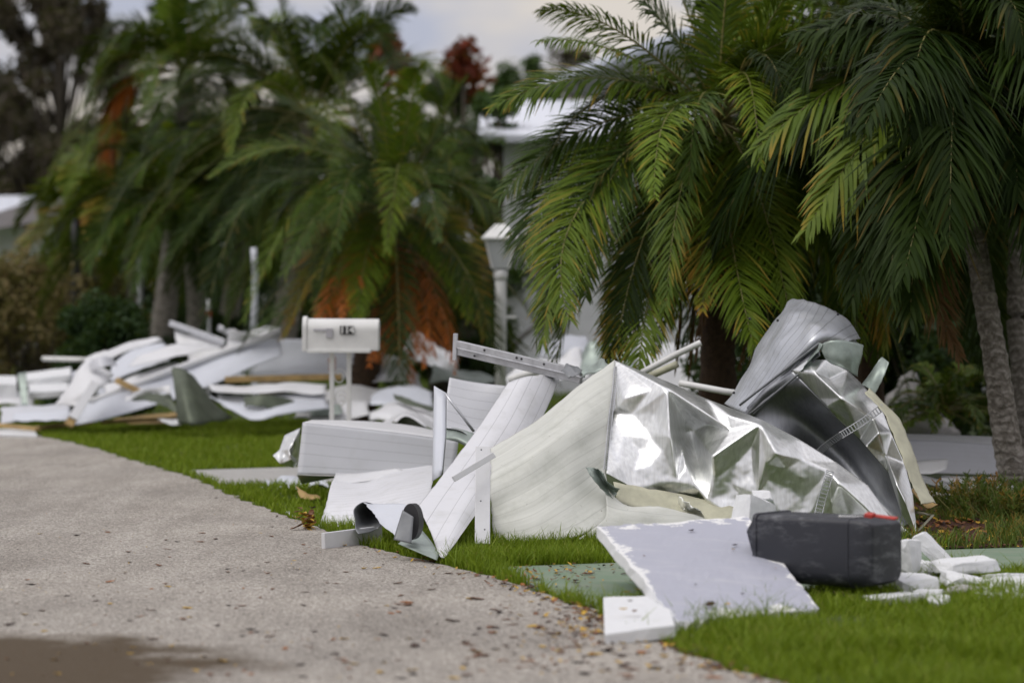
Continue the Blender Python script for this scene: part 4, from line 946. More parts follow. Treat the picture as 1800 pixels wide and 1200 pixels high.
# foil bundle left of box siding
CP = [(528, 752, 16.2), (500, 765, 16.2), (492, 790, 16.1), (480, 800, 16.1), (492, 815, 16.0), (515, 822, 16.0), (526, 815, 16.1), (508, 790, 15.85), (518, 772, 15.9), (512, 808, 15.8)]
foil('foil_scrap', CP, list(range(7)), [(7, 8), (7, 9), (1, 7), (8, 0), (9, 5)], M['foil'], None, 'small crumpled shiny sheet at the left end of the box shaped siding', 'metal scrap', 4, .03, 2, freq=16)
patch('foil_scrap', [[(468, 848, 17.0), (500, 838, 17.0), (530, 842, 17.0), (575, 845, 16.8)], [(455, 858, 16.6), (495, 862, 16.6), (525, 858, 16.6), (580, 855, 16.4)]], M['bluewhite'], None, 7, 4, .002, True, .04, 7, .02, label='crinkled white plastic lying on the grey concrete path', cat='scrap')
# arch behind; the shade inside it is a dark sheet
patch('curved_sheet', [[(680, 752, 18.2), (705, 728, 18.2), (728, 732, 18.2), (765, 758, 18.2)], [(660, 750, 19.6), (695, 730, 19.6), (725, 722, 19.6), (765, 745, 19.6)]], M['white_plain'], None, 8, 4, .003, label='white sheet arched like a tunnel behind the box shaped siding', cat='sheet')
patch('curved_sheet', [[(688, 752, 18.3), (708, 733, 18.3), (726, 736, 18.3), (755, 757, 18.3)], [(688, 765, 18.5), (708, 765, 18.5), (726, 765, 18.5), (755, 768, 18.5)]], M['olive'], None, 8, 4, .003, label='added dark olive sheet painting the shade inside the white arch', cat='sheet')
# tubes and parts behind the palm trunk
def rod(pts, r, mat, label, name='tube', cat='tube'):
    bm = bmesh.new(); tube(bm, lin([P(*q) for q in pts], 4), r, 10); return tag(bm_obj(name, bm, mat, None, True), label, cat)
rod([(1128, 655, 15.2), (1190, 622, 15.1), (1228, 604, 15.0), (1232, 602, 15.0)], .017, M['paint'], 'white tube pointing up to the right behind the peak of the pile')
rod([(1140, 662, 15.5), (1190, 640, 15.4)], .02, M['cream'], 'pale tube just below the white tube behind the peak')
rod([(1195, 673, 14.6), (1275, 688, 14.5), (1310, 693, 14.5)], .017, M['paint'], 'white tube lying between the peak and the rolled panel')
rod([(893, 668, 16.5), (960, 648, 16.5)], .022, M['paint'], 'short white tube beyond the aluminium beam')
# right siding stack
patch('siding_panel', [[(1575, 762, 16.6), (1660, 764, 16.6), (1760, 768, 16.6)], [(1580, 774, 16.3), (1660, 777, 16.3), (1760, 782, 16.3)]], M['white_plain'], None, 5, 4, .002, label='white top flange of the grey siding beside the leaning trunk', cat='siding')
patch('siding_panel', [[(1580, 772, 16.3), (1660, 775, 16.3), (1765, 782, 16.3)], [(1585, 800, 16.2), (1665, 803, 16.2), (1770, 808, 16.2)], [(1590, 830, 16.1), (1670, 832, 16.1), (1780, 835, 16.1)]], M['grey'], None, 5, 5, .002, label='grey grooved siding panel beside the leaning trunk', cat='siding')
patch('siding_panel', [[(1600, 812, 15.9), (1635, 808, 15.9), (1667, 806, 15.9)], [(1612, 832, 15.7), (1640, 832, 15.7), (1664, 824, 15.7)]], M['white_plain'], None, 4, 4, .002, label='small folded white piece on the grey siding beside the leaning trunk', cat='siding')
patch('siding_panel', [[(1655, 836, 15.8), (1720, 838, 15.8), (1790, 838, 15.8)], [(1655, 852, 15.5), (1720, 856, 15.5), (1790, 856, 15.5)], [(1660, 872, 15.6), (1720, 876, 15.6), (1790, 876, 15.6)]], M['white_plain'], None, 4, 4, .002, label='lowest white siding piece in front of the leaning trunk base', cat='siding')
plank('aluminium_beam', (1610, 838, 15.7), (1712, 866, 15.3), .05, .03, M['alu'], 'dark edged aluminium rail below the grey siding on the right', 'beam', Vector((0, 0, 1)))
plank('aluminium_beam', (1605, 862, 15.5), (1690, 878, 15.3), .03, .03, M['paint'], 'thin white rail at the foot of the right siding', 'beam', Vector((0, 0, 1)))

# ---- foam boards and mailbox -------------------------------------------------
def slab(name, top, th, mats, label, cat, rag=.0, sub=8, group=None, amp=.004):
    """top: 4 world points ccw seen from above; thickness downwards along the normal"""
    a, b_, c, d = top; n_ = (b_ - a).cross(d - a).normalized()
    if n_.z < 0: n_ = -n_
    bm = bmesh.new(); g = {}; uvl = bm.loops.layers.uv.new('UVMap')
    for lay in (0, 1):
        for i in range(sub + 1):
            for j in range(sub + 1):
                u, v = i / sub, j / sub; p = a.lerp(b_, u).lerp(d.lerp(c, u), v) - n_ * th * lay
                if rag and (i in (0, sub) or j in (0, sub)):
                    cc_ = (a + c) / 2; p = p.lerp(cc_, rag * random.random() * .12)
                p += n_ * mnoise.noise(p * 12) * amp; p.z = max(p.z, .003)
                g[lay, i, j] = bm.verts.new(p)
    for i in range(sub):
        for j in range(sub):
            f = bm.faces.new((g[0, i, j], g[0, i + 1, j], g[0, i + 1, j + 1], g[0, i, j + 1])); f.material_index = 0
            for l, uv in zip(f.loops, ((i, j), (i + 1, j), (i + 1, j + 1), (i, j + 1))): l[uvl].uv = (uv[0] / sub, uv[1] / sub)
            f = bm.faces.new((g[1, i, j], g[1, i, j + 1], g[1, i + 1, j + 1], g[1, i + 1, j])); f.material_index = len(mats) - 1
    for k in range(sub):
        for q in (((k, 0), (k + 1, 0)), ((k + 1, sub), (k, sub)), ((0, k + 1), (0, k)), ((sub, k), (sub, k + 1))):
            f = bm.faces.new((g[(0,) + q[1]], g[(0,) + q[0]], g[(1,) + q[0]], g[(1,) + q[1]])); f.material_index = len(mats) - 1
    o = bm_obj(name, bm, mats); bevel(o, .004, 2); return tag(o, label, cat, group)
slab('foam_board', [P(1190, 1094, 9.35), P(1442, 1070, 9.9), P(1318, 905, 11.3), P(1048, 924, 11.0)], .045, [M['foam_face'], M['foam']], 'big lavender grey painted foam board with chipped white edges tilted before the mailbox', 'foam board', .32, 22)
slab('foam_board', [P(1062, 1113, 9.05), P(1187, 1098, 9.12), P(1172, 1046, 9.95), P(1060, 1048, 9.9)], .042, [M['foam']], 'small white foam block on the road edge under the big board', 'foam board', .1, 6)
slab('foam_board', [P(1195, 930, 11.3), P(1275, 952, 10.9), P(1330, 930, 11.2), P(1282, 912, 11.5)], .03, [M['foam']], 'white foam piece lying on the upper edge of the big painted board', 'foam board', .4, 6)
def chunk(px, py, D, r_, sq, label, seed, rot=0):
    bm = bmesh.new(); r = random.Random(seed * 13)
    for sx in (-1, 1):
        for sy in (-1, 1):
            for sz in (-1, 1): bm.verts.new((sx * r.uniform(.6, 1.1) * sq[0], sy * r.uniform(.6, 1.1) * sq[1], sz * r.uniform(.75, 1.05) * sq[2]))
    for _ in range(6): bm.verts.new((r.uniform(-1.15, 1.15) * sq[0], r.uniform(-1.1, 1.1) * sq[1], r.uniform(-1.1, 1.1) * sq[2]))
    bm.verts.ensure_lookup_table(); h = bmesh.ops.convex_hull(bm, input=bm.verts[:])
    bmesh.ops.delete(bm, geom=list({g for g in h['geom_interior'] + h['geom_unused'] if isinstance(g, bmesh.types.BMVert)}), context='VERTS')
    bmesh.ops.subdivide_edges(bm, edges=bm.edges[:], cuts=4, use_grid_fill=True)
    bmesh.ops.smooth_vert(bm, verts=bm.verts[:], factor=.3, use_axis_x=True, use_axis_y=True, use_axis_z=True)
    for v in bm.verts: v.co = v.co * r_ + mnoise.noise_vector(v.co * r_ * 45 + Vector((seed, 0, 0))) * .0035
    bmesh.ops.recalc_face_normals(bm, faces=bm.faces[:]); o = bm_obj('foam_chunk', bm, M['foam'], None, False); q = P(px, py, D); q.z = max(q.z, r_ * sq[2] * .8)
    o.location = q; o.rotation_euler = (0, rot, seed * .7); return tag(o, label, 'foam chunk')
chunk(1322, 908, 11.4, .105, (.85, .7, .85), 'white foam chunk propped behind the left end of the dark mailbox', 1, .35)
chunk(1342, 888, 11.6, .08, (1.2, .6, .3), 'foam shard leaning on top of the chunk behind the dark mailbox', 2, .6)
chunk(1594, 978, 11.0, .075, (.75, .6, .9), 'square white foam chunk against the right end of the dark mailbox', 3, .05)
chunk(1640, 968, 11.3, .085, (.35, .5, 1.1), 'leaning foam slab pointing up right of the dark mailbox', 4, .75)
chunk(1702, 993, 11.0, .12, (1.1, .7, .22), 'long flat foam slab at the right end of the rubble row', 5, .06)
chunk(1655, 998, 11.1, .06, (1.1, .8, .45), 'rounded foam lump in the middle of the rubble row', 6, -.1)
chunk(1605, 1030, 10.6, .10, (1.2, .8, .45), 'wide low foam lump right below the mailbox', 7, .05)
chunk(1668, 1015, 10.8, .028, (1, 1, 1), 'small round foam ball in the rubble row', 8)
chunk(1715, 1030, 10.7, .10, (1.1, .9, .35), 'broken foam rubble near the right edge', 9, .2)
chunk(1570, 1052, 10.3, .06, (2.2, .8, .28), 'thin foam strip in the grass under the mailbox', 10)
chunk(1650, 1055, 10.3, .05, (2.4, .8, .28), 'thin foam strip in the grass right of the mailbox', 11)
chunk(1492, 1048, 10.5, .05, (2.4, .8, .3), 'flat foam scrap beneath the dark mailbox', 12)
slab('foam_board', [P(1700, 1052, 10.3), P(1880, 1060, 10.3), P(1880, 1010, 10.8), P(1745, 1012, 10.8)], .02, [M['foam']], 'flat white foam sheet at the right edge of the rubble', 'foam board', .3, 6)
chunk(1765, 1020, 10.9, .10, (1.1, .6, .3), 'broad foam piece by the right edge of the picture', 21, .1)
chunk(1630, 1050, 10.4, .045, (1.3, .8, .6), 'small foam lump between the two thin strips', 22)
chunk(1560, 1045, 10.7, .06, (1.3, .8, .5), 'foam lump tucked under the right end of the dark mailbox', 23)
chunk(1745, 1050, 10.4, .05, (1.6, .8, .4), 'foam scrap in the grass near the right edge', 24)
chunk(1618, 1000, 11.2, .06, (1.2, .7, .6), 'foam lump behind the wide low one', 25)
rock(1700, 1042, 10.5, .05, 'grey broken concrete lump in the foam rubble', 14, 'concrete_lump', 'concrete', 'rubble', sq=(1.6, 1, .6))
rock(938, 1003, 11.6, .011, 'tiny white pebble of foam on the green path edge', 3, 'foam_crumb', 'foam', 'foam crumb')

mb = empty('mailbox', P(1446, 970, 10.55), 'dark grey plastic mailbox lying torn off on the foam debris with its red flag', 'mailbox')
L0, L1 = P(1356, 960, 10.7), P(1560, 971, 10.38)
def arch_body(A, B, prof, n_len=10, endround=.0, bulge=0):
    ax = (B - A).normalized(); yv = Vector((0, 0, 1)).cross(ax).normalized(); zv = ax.cross(yv); bm = bmesh.new(); rings = []
    for i in range(n_len + 1):
        u = i / n_len; k = 1.0
        if endround and u > 1 - endround: w_ = (u - (1 - endround)) / endround; k = (1 - .34 * w_) if endround > .95 else math.sqrt(max(0, 1 - (w_ * .6) ** 2.4))
        rings.append([bm.verts.new(A.lerp(B, u) + yv * x_ * k + zv * z_ * k) for x_, z_ in prof])
    for a, b_ in zip(rings[:-1], rings[1:]):
        for j in range(len(prof)): bm.faces.new((a[j], a[(j + 1) % len(prof)], b_[(j + 1) % len(prof)], b_[j]))
    bm.faces.new(rings[0][::-1]); bm.faces.new(rings[-1]); bmesh.ops.recalc_face_normals(bm, faces=bm.faces[:]); return bm
def rprof(w, h, r, n=6, r2=None):
    out = []
    for (cx, cz, a0, rr) in ((w / 2, h / 2, 0, r), (-w / 2, h / 2, 90, r), (-w / 2, -h / 2, 180, r2 or r), (w / 2, -h / 2, 270, r2 or r)):
        sx = 1 if cx > 0 else -1; sz = 1 if cz > 0 else -1
        for k in range(n + 1):
            a = R(a0 + 90 * k / n); out.append((cx - sx * rr + rr * math.cos(a), cz - sz * rr + rr * math.sin(a)))
    return out
body = bm_obj('body', arch_body(L0, L1, rprof(.24, .252, .022, r2=.05), 30, .2), M['mailbox'], mb, True); bevel(body, .006, 3)
dA, dB = P(1333, 966, 10.72), P(1356, 960, 10.7)
d_ = bm_obj('door', arch_body(dB + (dB - dA) * .05, dA, rprof(.246, .25, .022, r2=.05), 8, .98), M['mailbox'], mb, True); bevel(d_, .004, 2)
bm = bmesh.new(); bar(bm, P(1325, 942, 10.62), P(1326, 990, 10.62), .02, .006, Vector((-1, 0, 0))); bm_obj('hinge', bm, M['black'], mb)
bm = bmesh.new(); bar(bm, P(1524, 904, 10.3), P(1576, 911, 10.2), .022, .007, Vector((0, -.3, 1))); bar(bm, P(1522, 904, 10.28), P(1536, 906, 10.26), .03, .014, Vector((0, -.3, 1))); bevel(bm_obj('flag', bm, M['red'], mb))
bevel(bm_obj('door_frame', arch_body(L0.lerp(L1, -.005), L0.lerp(L1, .03), rprof(.252, .264, .026, r2=.052), 2), M['mailbox'], mb, True), .003, 2)
for u in (.93,):
    bevel(bm_obj('moulded_rib', arch_body(L0.lerp(L1, .80), L0.lerp(L1, .82), rprof(.246, .258, .026, r2=.052), 2), M['mailbox'], mb, True), .002, 2)
bm = bmesh.new(); bar(bm, P(1476, 906.5, 10.42), P(1520, 908, 10.45), .02, .006); bm_obj('white_label', bm, M['paint'], mb)

# ---- white mailbox 114 ---------------------------------------------------------
DM = 18.4
wm = empty('mailbox', Vector((P(598, 0, DM).x, DM, 0)), 'white mailbox numbered 114 on two thin white posts', 'mailbox')
prof = [(-.085, -.10), (.085, -.10)] + [(.085 * math.cos(R(a)), .03 + .075 * math.sin(R(a)) * 1.0) for a in range(0, 181, 12)]
prof = [(x_, z_) for x_, z_ in prof]
A, B = P(541, 588, DM), P(667, 589, DM)
b1 = bm_obj('body', arch_body(A, B, prof, 4), M['paint'], wm); bevel(b1, .008, 3)
A, B = P(533, 587, DM), P(541, 587, DM)
bevel(bm_obj('door', arch_body(A, B, [(x_ * 1.08, z_ * 1.1) for x_, z_ in prof], 2), M['paint'], wm), .004, 2)
bm = bmesh.new(); A, B = P(541, 617, DM - .03), P(652, 617, DM - .03); bar(bm, A, B, .15, .02); bevel(bm_obj('base_bracket', bm, M['paint'], wm), .003)
for x_ in (583.5, 613.5):
    bm = bmesh.new(); q = P(x_, 620, DM); bar(bm, Vector((q.x, q.y, 0)), q, .030, .03, Vector((0, 1, 0))); bevel(bm_obj('post', bm, M['paint'], wm), .003)
for (x_, y_, r_) in ((597, 662, .045), (600, 700, .05), (601, 708, .02)):
    bm = bmesh.new(); c0 = P(x_, y_, DM); tube(bm, [c0 + Vector((math.cos(a) * r_ * (1 - a / 14), 0, math.sin(a) * r_ * 1.25 * (1 - a / 14))) for a in [k * .35 for k in range(26)]], .004, 6); bm_obj('scroll_ornament', bm, M['paint'], wm, True)
fy = DM - .092
bm = bmesh.new(); a0 = P(551, 580, fy); bar(bm, a0, P(585, 580, fy), .007, .014, Vector((0, 0, 1))); bar(bm, P(573, 585, fy), P(585, 585, fy), .008, .06, Vector((0, 0, 1)))
bevel(bm_obj('flag', bm, plain('faded_flag', (.48, .47, .50), .5), wm), .002)
bm = bmesh.new()
for x_ in (601.5, 610, 618.5): bar(bm, P(x_ - 4, 580, fy), P(x_ + 4, 580, fy), .004, .056, Vector((0, 0, 1)))
np_ = bm_obj('number_plate', bm, M['black'], wm)
for ch_, x_ in (('1', 601.5), ('1', 610), ('4', 618.5)):
    cu = bpy.data.curves.new('digit', 'FONT'); cu.body = ch_; cu.size = .066; cu.align_x = 'CENTER'; cu.align_y = 'CENTER'; cu.extrude = .0015; cu.offset = .0018
    to = bpy.data.objects.new('tmp', cu); COL.objects.link(to)
    me = bpy.data.meshes.new_from_object(to.evaluated_get(bpy.context.evaluated_depsgraph_get())); bpy.data.objects.remove(to)
    me.transform(Matrix.Translation(P(x_, 580, fy - .006)) @ Matrix.Rotation(R(90), 4, 'X')); me.materials.append(M['paint']); link('digit', me, np_)

# ---- lamp post -------------------------------------------------------------------
DL = 23.6; lb = P(880, 530 + 5500 / DL, DL); lb.z = 0
lp = empty('lamp_post', lb, 'white garden lamp post with pyramid cap between the two big palms', 'lamp post')
bm = bmesh.new(); tube(bm, [lb, P(880, 500, DL), P(880, 478, DL)], [.05, .048, .048], 14); tube(bm, [P(880, 492, DL), P(880, 474, DL)], .058, 14); bm_obj('post', bm, M['paint'], lp, True)
bm = bmesh.new()
def frust(bm, c, z0, w0, z1, w1):
    vs = [bm.verts.new(Vector((c.x + sx * w, c.y + sy * w, z))) for z, w in ((z0, w0), (z1, w1)) for sx, sy in ((-1, -1), (1, -1), (1, 1), (-1, 1))]
    for f in ((0, 3, 2, 1), (4, 5, 6, 7), (0, 1, 5, 4), (1, 2, 6, 5), (2, 3, 7, 6), (3, 0, 4, 7)): bm.faces.new([vs[i] for i in f])
zz = lambda y_: P(0, y_, DL).z
frust(bm, lb, zz(418), .155, zz(394), .045); frust(bm, lb, zz(421), .16, zz(418.2), .16); bevel(bm_obj('cap', bm, M['paint'], lp), .004)
bm = bmesh.new(); frust(bm, lb, zz(472), .065, zz(421.5), .12); g_ = plain('lamp_glass', (.55, .57, .58), .15, 0, .1); bm_obj('lantern_glass', bm, g_, lp)
bm = bmesh.new()
for sx, sy in ((-1, -1), (1, -1), (1, 1), (-1, 1)): bar(bm, Vector((lb.x + sx * .068, lb.y + sy * .068, zz(472))), Vector((lb.x + sx * .123, lb.y + sy * .123, zz(421))), .014, .014)
bm_obj('lantern_frame', bm, M['paint'], lp)
bm = bmesh.new(); bar(bm, P(884, 557, DL), P(907, 557, DL), .022, .022); bevel(bm_obj('crossbar', bm, M['paint'], lp))


# thin posts in the left background
def vpost(px, y0, y1, D, r_, mat, label, name='post', wob=0.0):
    bm = bmesh.new(); a = P(px, y1, D); a.z = 0; b_ = P(px, y0, D); tube(bm, [a.lerp(b_, k / 6) + Vector((math.sin(k * 1.7) * wob, 0, 0)) for k in range(7)], r_, 8)
    return tag(bm_obj(name, bm, mat, None, True), label, 'post')
vpost(447, 435, 600, 27, .032, M['bluewhite'], 'bluish white post left of the mailbox palm', wob=.01)
vpost(133, 385, 600, 33, .05, M['black'], 'dark lamp pole behind the round bush')
rp = vpost(367, 525, 600, 28.5, .022, M['alu'], 'thin grey marker stake with a red band', 'marker_stake')
bm = bmesh.new(); tube(bm, [P(367, 546, 28.5), P(367, 556, 28.5)], .026, 8); bm_obj('red_band', bm, M['red'], rp)
vpost(246, 440, 600, 30.5, .03, M['alu'], 'short pale stake behind the round bush')

# ---- far debris pile -----------------------------------------------------------
FG = None
def sheet4(pts, mat, label, name='debris_sheet', cat='sheet', amp=.03, rag=.02, th=.004, n=5, crv=True):
    return patch(name, pts, M[mat], None, n, n, th, crv, amp, 2.5, rag, label, cat, None, len(bpy.data.objects) % 97)
patch('roof_panel', [[(122, 748, 23.6), (165, 704, 23.7), (300, 655, 24.0), (400, 618, 24.2), (492, 588, 24.4)],
                     [(128, 747, 23.5), (180, 712, 23.5), (310, 672, 23.8), (410, 635, 24.0), (494, 604, 24.3)],
                     [(132, 749, 23.4), (190, 735, 23.2), (300, 705, 23.5), (400, 668, 23.8), (496, 622, 24.1)]], M['bluewhite'], None, 6, 5, .006, True, .03, 1.5, .01, label='long pale roof panel sloping across the far debris pile', cat='roof panel')
rod([(160, 706, 23.6), (300, 652, 23.9), (492, 584, 24.3)], .03, M['white_plain'], 'rounded white edge rail along the top of the long far roof panel', 'edge_rail', 'rail')
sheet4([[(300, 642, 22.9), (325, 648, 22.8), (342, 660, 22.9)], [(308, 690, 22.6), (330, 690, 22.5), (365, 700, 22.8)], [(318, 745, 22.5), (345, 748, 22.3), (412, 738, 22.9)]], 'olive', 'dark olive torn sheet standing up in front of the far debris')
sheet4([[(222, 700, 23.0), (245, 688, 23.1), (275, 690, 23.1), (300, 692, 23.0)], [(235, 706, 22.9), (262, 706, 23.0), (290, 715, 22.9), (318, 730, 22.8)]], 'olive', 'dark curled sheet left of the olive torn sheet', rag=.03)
sheet4([[(218, 700, 22.95), (245, 684, 23.0), (278, 680, 23.0), (300, 676, 23.0)], [(222, 706, 22.9), (248, 694, 23.0), (280, 690, 23.0), (305, 694, 22.9)]], 'white_plain', 'white curled lip above the dark curled sheet')
sheet4([[(355, 690, 23.2), (420, 706, 23.0), (500, 706, 23.0), (572, 700, 23.1)], [(375, 704, 23.1), (440, 736, 22.6), (500, 730, 22.6), (580, 722, 22.9)]], 'bluewhite', 'sagging bluish sheet right of the olive sheet', amp=.05)
sheet4([[(366, 678, 23.4), (430, 674, 23.4), (500, 674, 23.4), (575, 672, 23.4)], [(372, 688, 23.2), (430, 692, 23.1), (500, 692, 23.1), (575, 690, 23.1)]], 'white_plain', 'bright rolled white sheet under the tan beam')
sheet4([[(380, 692, 23.3), (450, 694, 23.2), (575, 690, 23.2)], [(390, 708, 23.2), (450, 712, 23.1), (575, 706, 23.1)]], 'grey', 'grey band of sheet under the bright rolled one')
sheet4([[(540, 712, 23.2), (600, 708, 23.1)], [(545, 732, 23.0), (605, 728, 22.9)]], 'galv', 'pale green white board by the posts of the white mailbox')
plank('wooden_beam', (395, 667, 23.5), (600, 662, 23.6), .05, .03, M['wood'], 'thin tan wooden beam across the right of the far debris', 'beam')
sheet4([[(420, 606, 25.0), (500, 596, 25.0), (600, 600, 25.0), (670, 600, 25.0)], [(410, 640, 24.8), (500, 636, 24.8), (600, 636, 24.8), (680, 630, 24.8)], [(400, 664, 24.5), (500, 662, 24.5), (600, 662, 24.5), (690, 660, 24.5)]], 'bluewhite', 'broad bluish white sheet behind the hanging palm fronds', amp=.06)
plank('grey_rail', (300, 568, 24.8), (397, 602, 24.5), .05, .05, M['alu'], 'grey square rail pointing up to the left on the far debris', 'rail')
sheet4([[(305, 578, 24.8), (345, 590, 24.7), (392, 606, 24.6)], [(308, 606, 24.7), (350, 606, 24.6), (395, 615, 24.5)]], 'white_plain', 'white panel hanging under the grey square rail')
sheet4([[(402, 577, 24.7), (425, 580, 24.7), (452, 588, 24.7)], [(400, 600, 24.7), (425, 600, 24.7), (455, 598, 24.7)]], 'white_plain', 'small white slab at the top right of the far debris')
sheet4([[(240, 628, 24.5), (310, 606, 24.6), (390, 600, 24.7)], [(225, 645, 24.2), (310, 628, 24.3), (400, 610, 24.5)]], 'white_plain', 'white sheet lying behind the long far roof panel')
sheet4([[(180, 680, 24.2), (240, 655, 24.3), (310, 635, 24.4)], [(190, 700, 24.0), (250, 680, 24.1), (330, 650, 24.3)]], 'white_plain', 'white sheet directly above the edge rail of the far roof panel', amp=.06)
sheet4([[(95, 712, 23.2), (118, 685, 23.2), (140, 650, 23.3), (158, 628, 23.4)], [(112, 712, 23.1), (145, 688, 23.0), (175, 665, 23.1), (195, 650, 23.3)], [(130, 714, 23.0), (165, 695, 23.0), (190, 672, 23.1), (202, 662, 23.3)]], 'white_plain', 'white leaf shaped sheet twisted on the left of the far debris', amp=.05)
sheet4([[(145, 632, 23.5), (175, 618, 23.5), (215, 608, 23.6), (278, 590, 23.8)], [(155, 642, 23.4), (180, 634, 23.4), (220, 622, 23.5), (287, 598, 23.7)]], 'white_plain', 'white strip sticking up to the right from the twisted sheet', amp=.02)
sheet4([[(158, 640, 23.3), (178, 628, 23.2), (200, 630, 23.3)], [(165, 655, 23.2), (182, 648, 23.1), (205, 645, 23.3)]], 'grey', 'grey torn hole edge in the twisted white sheet', amp=.06)
rod([(75, 630, 24.6), (152, 632, 24.4)], .02, M['paint'], 'thin white pole sticking out to the left of the far debris', 'pole', 'pole')
plank('white_plank', (128, 735, 22.7), (168, 672, 23.0), .075, .02, M['white_plain'], 'white plank with a tan end leaning on the far debris', 'plank')
plank('wooden_plank', (120, 748, 22.68), (136, 722, 22.78), .07, .026, M['wood'], 'tan wooden end of the leaning white plank', 'plank')
slab('foam_board', [P(-40, 675, 25.0), P(30, 675, 25.0), P(30, 660, 26), P(-40, 660, 26)], .12, [M['foam']], 'white foam lump at the far left end of the debris', 'foam board', .4, 5)
slab('foam_board', [P(45, 668, 24.8), P(125, 658, 24.8), P(125, 645, 25.6), P(45, 655, 25.6)], .06, [M['foam']], 'flat white foam slab on the left of the far debris, topmost', 'foam board', .3, 5)
slab('foam_board', [P(50, 690, 24.2), P(120, 685, 24.2), P(120, 668, 25.0), P(50, 672, 25)], .06, [M['foam']], 'flat white foam slab on the left of the far debris, lower one', 'foam board', .3, 5)
sheet4([[(0, 716, 24.0), (60, 712, 24.0), (125, 708, 24.0)], [(0, 740, 23.6), (60, 738, 23.6), (128, 738, 23.5)]], 'grey', 'grey panel lying low at the left edge of the far debris')
sheet4([[(20, 724, 23.5), (70, 720, 23.5), (125, 722, 23.4)], [(22, 736, 23.3), (70, 738, 23.2), (125, 738, 23.1)]], 'bluewhite', 'bluish white rolled sheet on the low grey panel')
sheet4([[(30, 655, 24.3), (45, 650, 24.3)], [(36, 715, 24.0), (50, 712, 24.0)]], 'galv', 'narrow upright grey piece at the left of the far debris')
plank('wooden_plank', (-30, 744, 23.3), (66, 754, 23.0), .06, .03, M['wood'], 'yellow wooden plank lying at the left road edge', 'plank', Vector((0, 0, 1)))
plank('wooden_plank', (64, 752, 23.6), (160, 742, 23.9), .05, .03, M['wood'], 'tan wooden plank behind the yellow one at the road bend', 'plank', Vector((0, 0, 1)))
slab('foam_board', [P(-40, 762, 22.9), P(66, 764, 22.8), P(60, 754, 23.4), P(-40, 752, 23.4)], .035, [M['foam']], 'white board under the yellow plank at the left road edge', 'foam board', .1, 5)
sheet4([[(275, 730, 22.8), (300, 738, 22.7), (330, 735, 22.7)], [(285, 745, 22.6), (305, 750, 22.5), (335, 747, 22.5)]], 'white_plain', 'small crumpled white scrap before the olive torn sheet', amp=.08)
sheet4([[(200, 735, 24.2), (290, 725, 24.2), (330, 722, 24.2)], [(200, 745, 23.8), (290, 742, 23.8), (330, 742, 23.8)]], 'wood', 'brown board on the ground under the far roof panel')
sheet4([[(560, 690, 24.2), (620, 680, 24.2), (680, 684, 24.2)], [(560, 712, 24.0), (620, 708, 24.0), (685, 706, 24.0)]], 'white_plain', 'white sheet between the mailbox posts', amp=.05)
sheet4([[(330, 620, 25.2), (400, 600, 25.2), (480, 596, 25.2), (560, 620, 25.2)], [(330, 660, 25.0), (400, 650, 25.0), (480, 650, 25.0), (560, 655, 25.0)]], 'white_plain', 'white sheet deep in the heap behind the far roof panel', amp=.08)
sheet4([[(60, 668, 25.4), (110, 655, 25.4), (180, 650, 25.4)], [(60, 700, 25.0), (110, 694, 25.0), (190, 690, 25.0)]], 'bluewhite', 'pale sheet between the foam slabs and the twisted sheet', amp=.08)
sheet4([[(-20, 690, 25.2), (20, 684, 25.2), (60, 686, 25.2)], [(-20, 712, 24.8), (20, 712, 24.8), (60, 714, 24.8)]], 'white_plain', 'white sheet at the left edge above the low grey panel', amp=.06)
sheet4([[(385, 570, 25.2), (430, 590, 25.1), (475, 610, 25.0)], [(380, 582, 25.2), (425, 604, 25.1), (470, 626, 25.0)]], 'alu', 'dull metal strip crossing behind the small white slab', amp=.04)
sheet4([[(430, 700, 22.9), (460, 694, 22.8), (520, 702, 22.9)], [(430, 716, 22.8), (462, 716, 22.7), (524, 714, 22.8)]], 'olive', 'added dark sheet painting the shadow below the sagging bluish sheet', amp=.06)  # shadow under the sagging sheet, made as a dark sheet
plank('wooden_plank', (180, 742, 23.4), (330, 734, 23.9), .06, .03, M['wood'], 'brown broken plank lying at the foot of the far roof panel', 'plank', Vector((0, 0, 1)))
plank('wooden_plank', (205, 668, 23.7), (248, 690, 23.5), .05, .03, M['wood'], 'short tan plank on top of the far roof panel', 'plank')
sheet4([[(520, 708, 23.4), (580, 700, 23.4), (650, 704, 23.4)], [(515, 738, 22.9), (580, 736, 22.9), (650, 732, 22.9)]], 'white_plain', 'white sheet on the grass behind the mailbox posts, lowest of the heap', amp=.05)
sheet4([[(400, 600, 25.4), (450, 576, 25.4), (492, 570, 25.4)], [(400, 628, 25.2), (450, 616, 25.2), (496, 610, 25.2)]], 'white_plain', 'tilted white sheet at the very top right of the far heap', amp=.06)
sheet4([[(196, 640, 24.8), (240, 612, 24.9), (292, 606, 24.9)], [(190, 668, 24.5), (240, 650, 24.6), (300, 640, 24.6)]], 'bluewhite', 'tilted pale sheet behind the twisted white sheet', amp=.07)
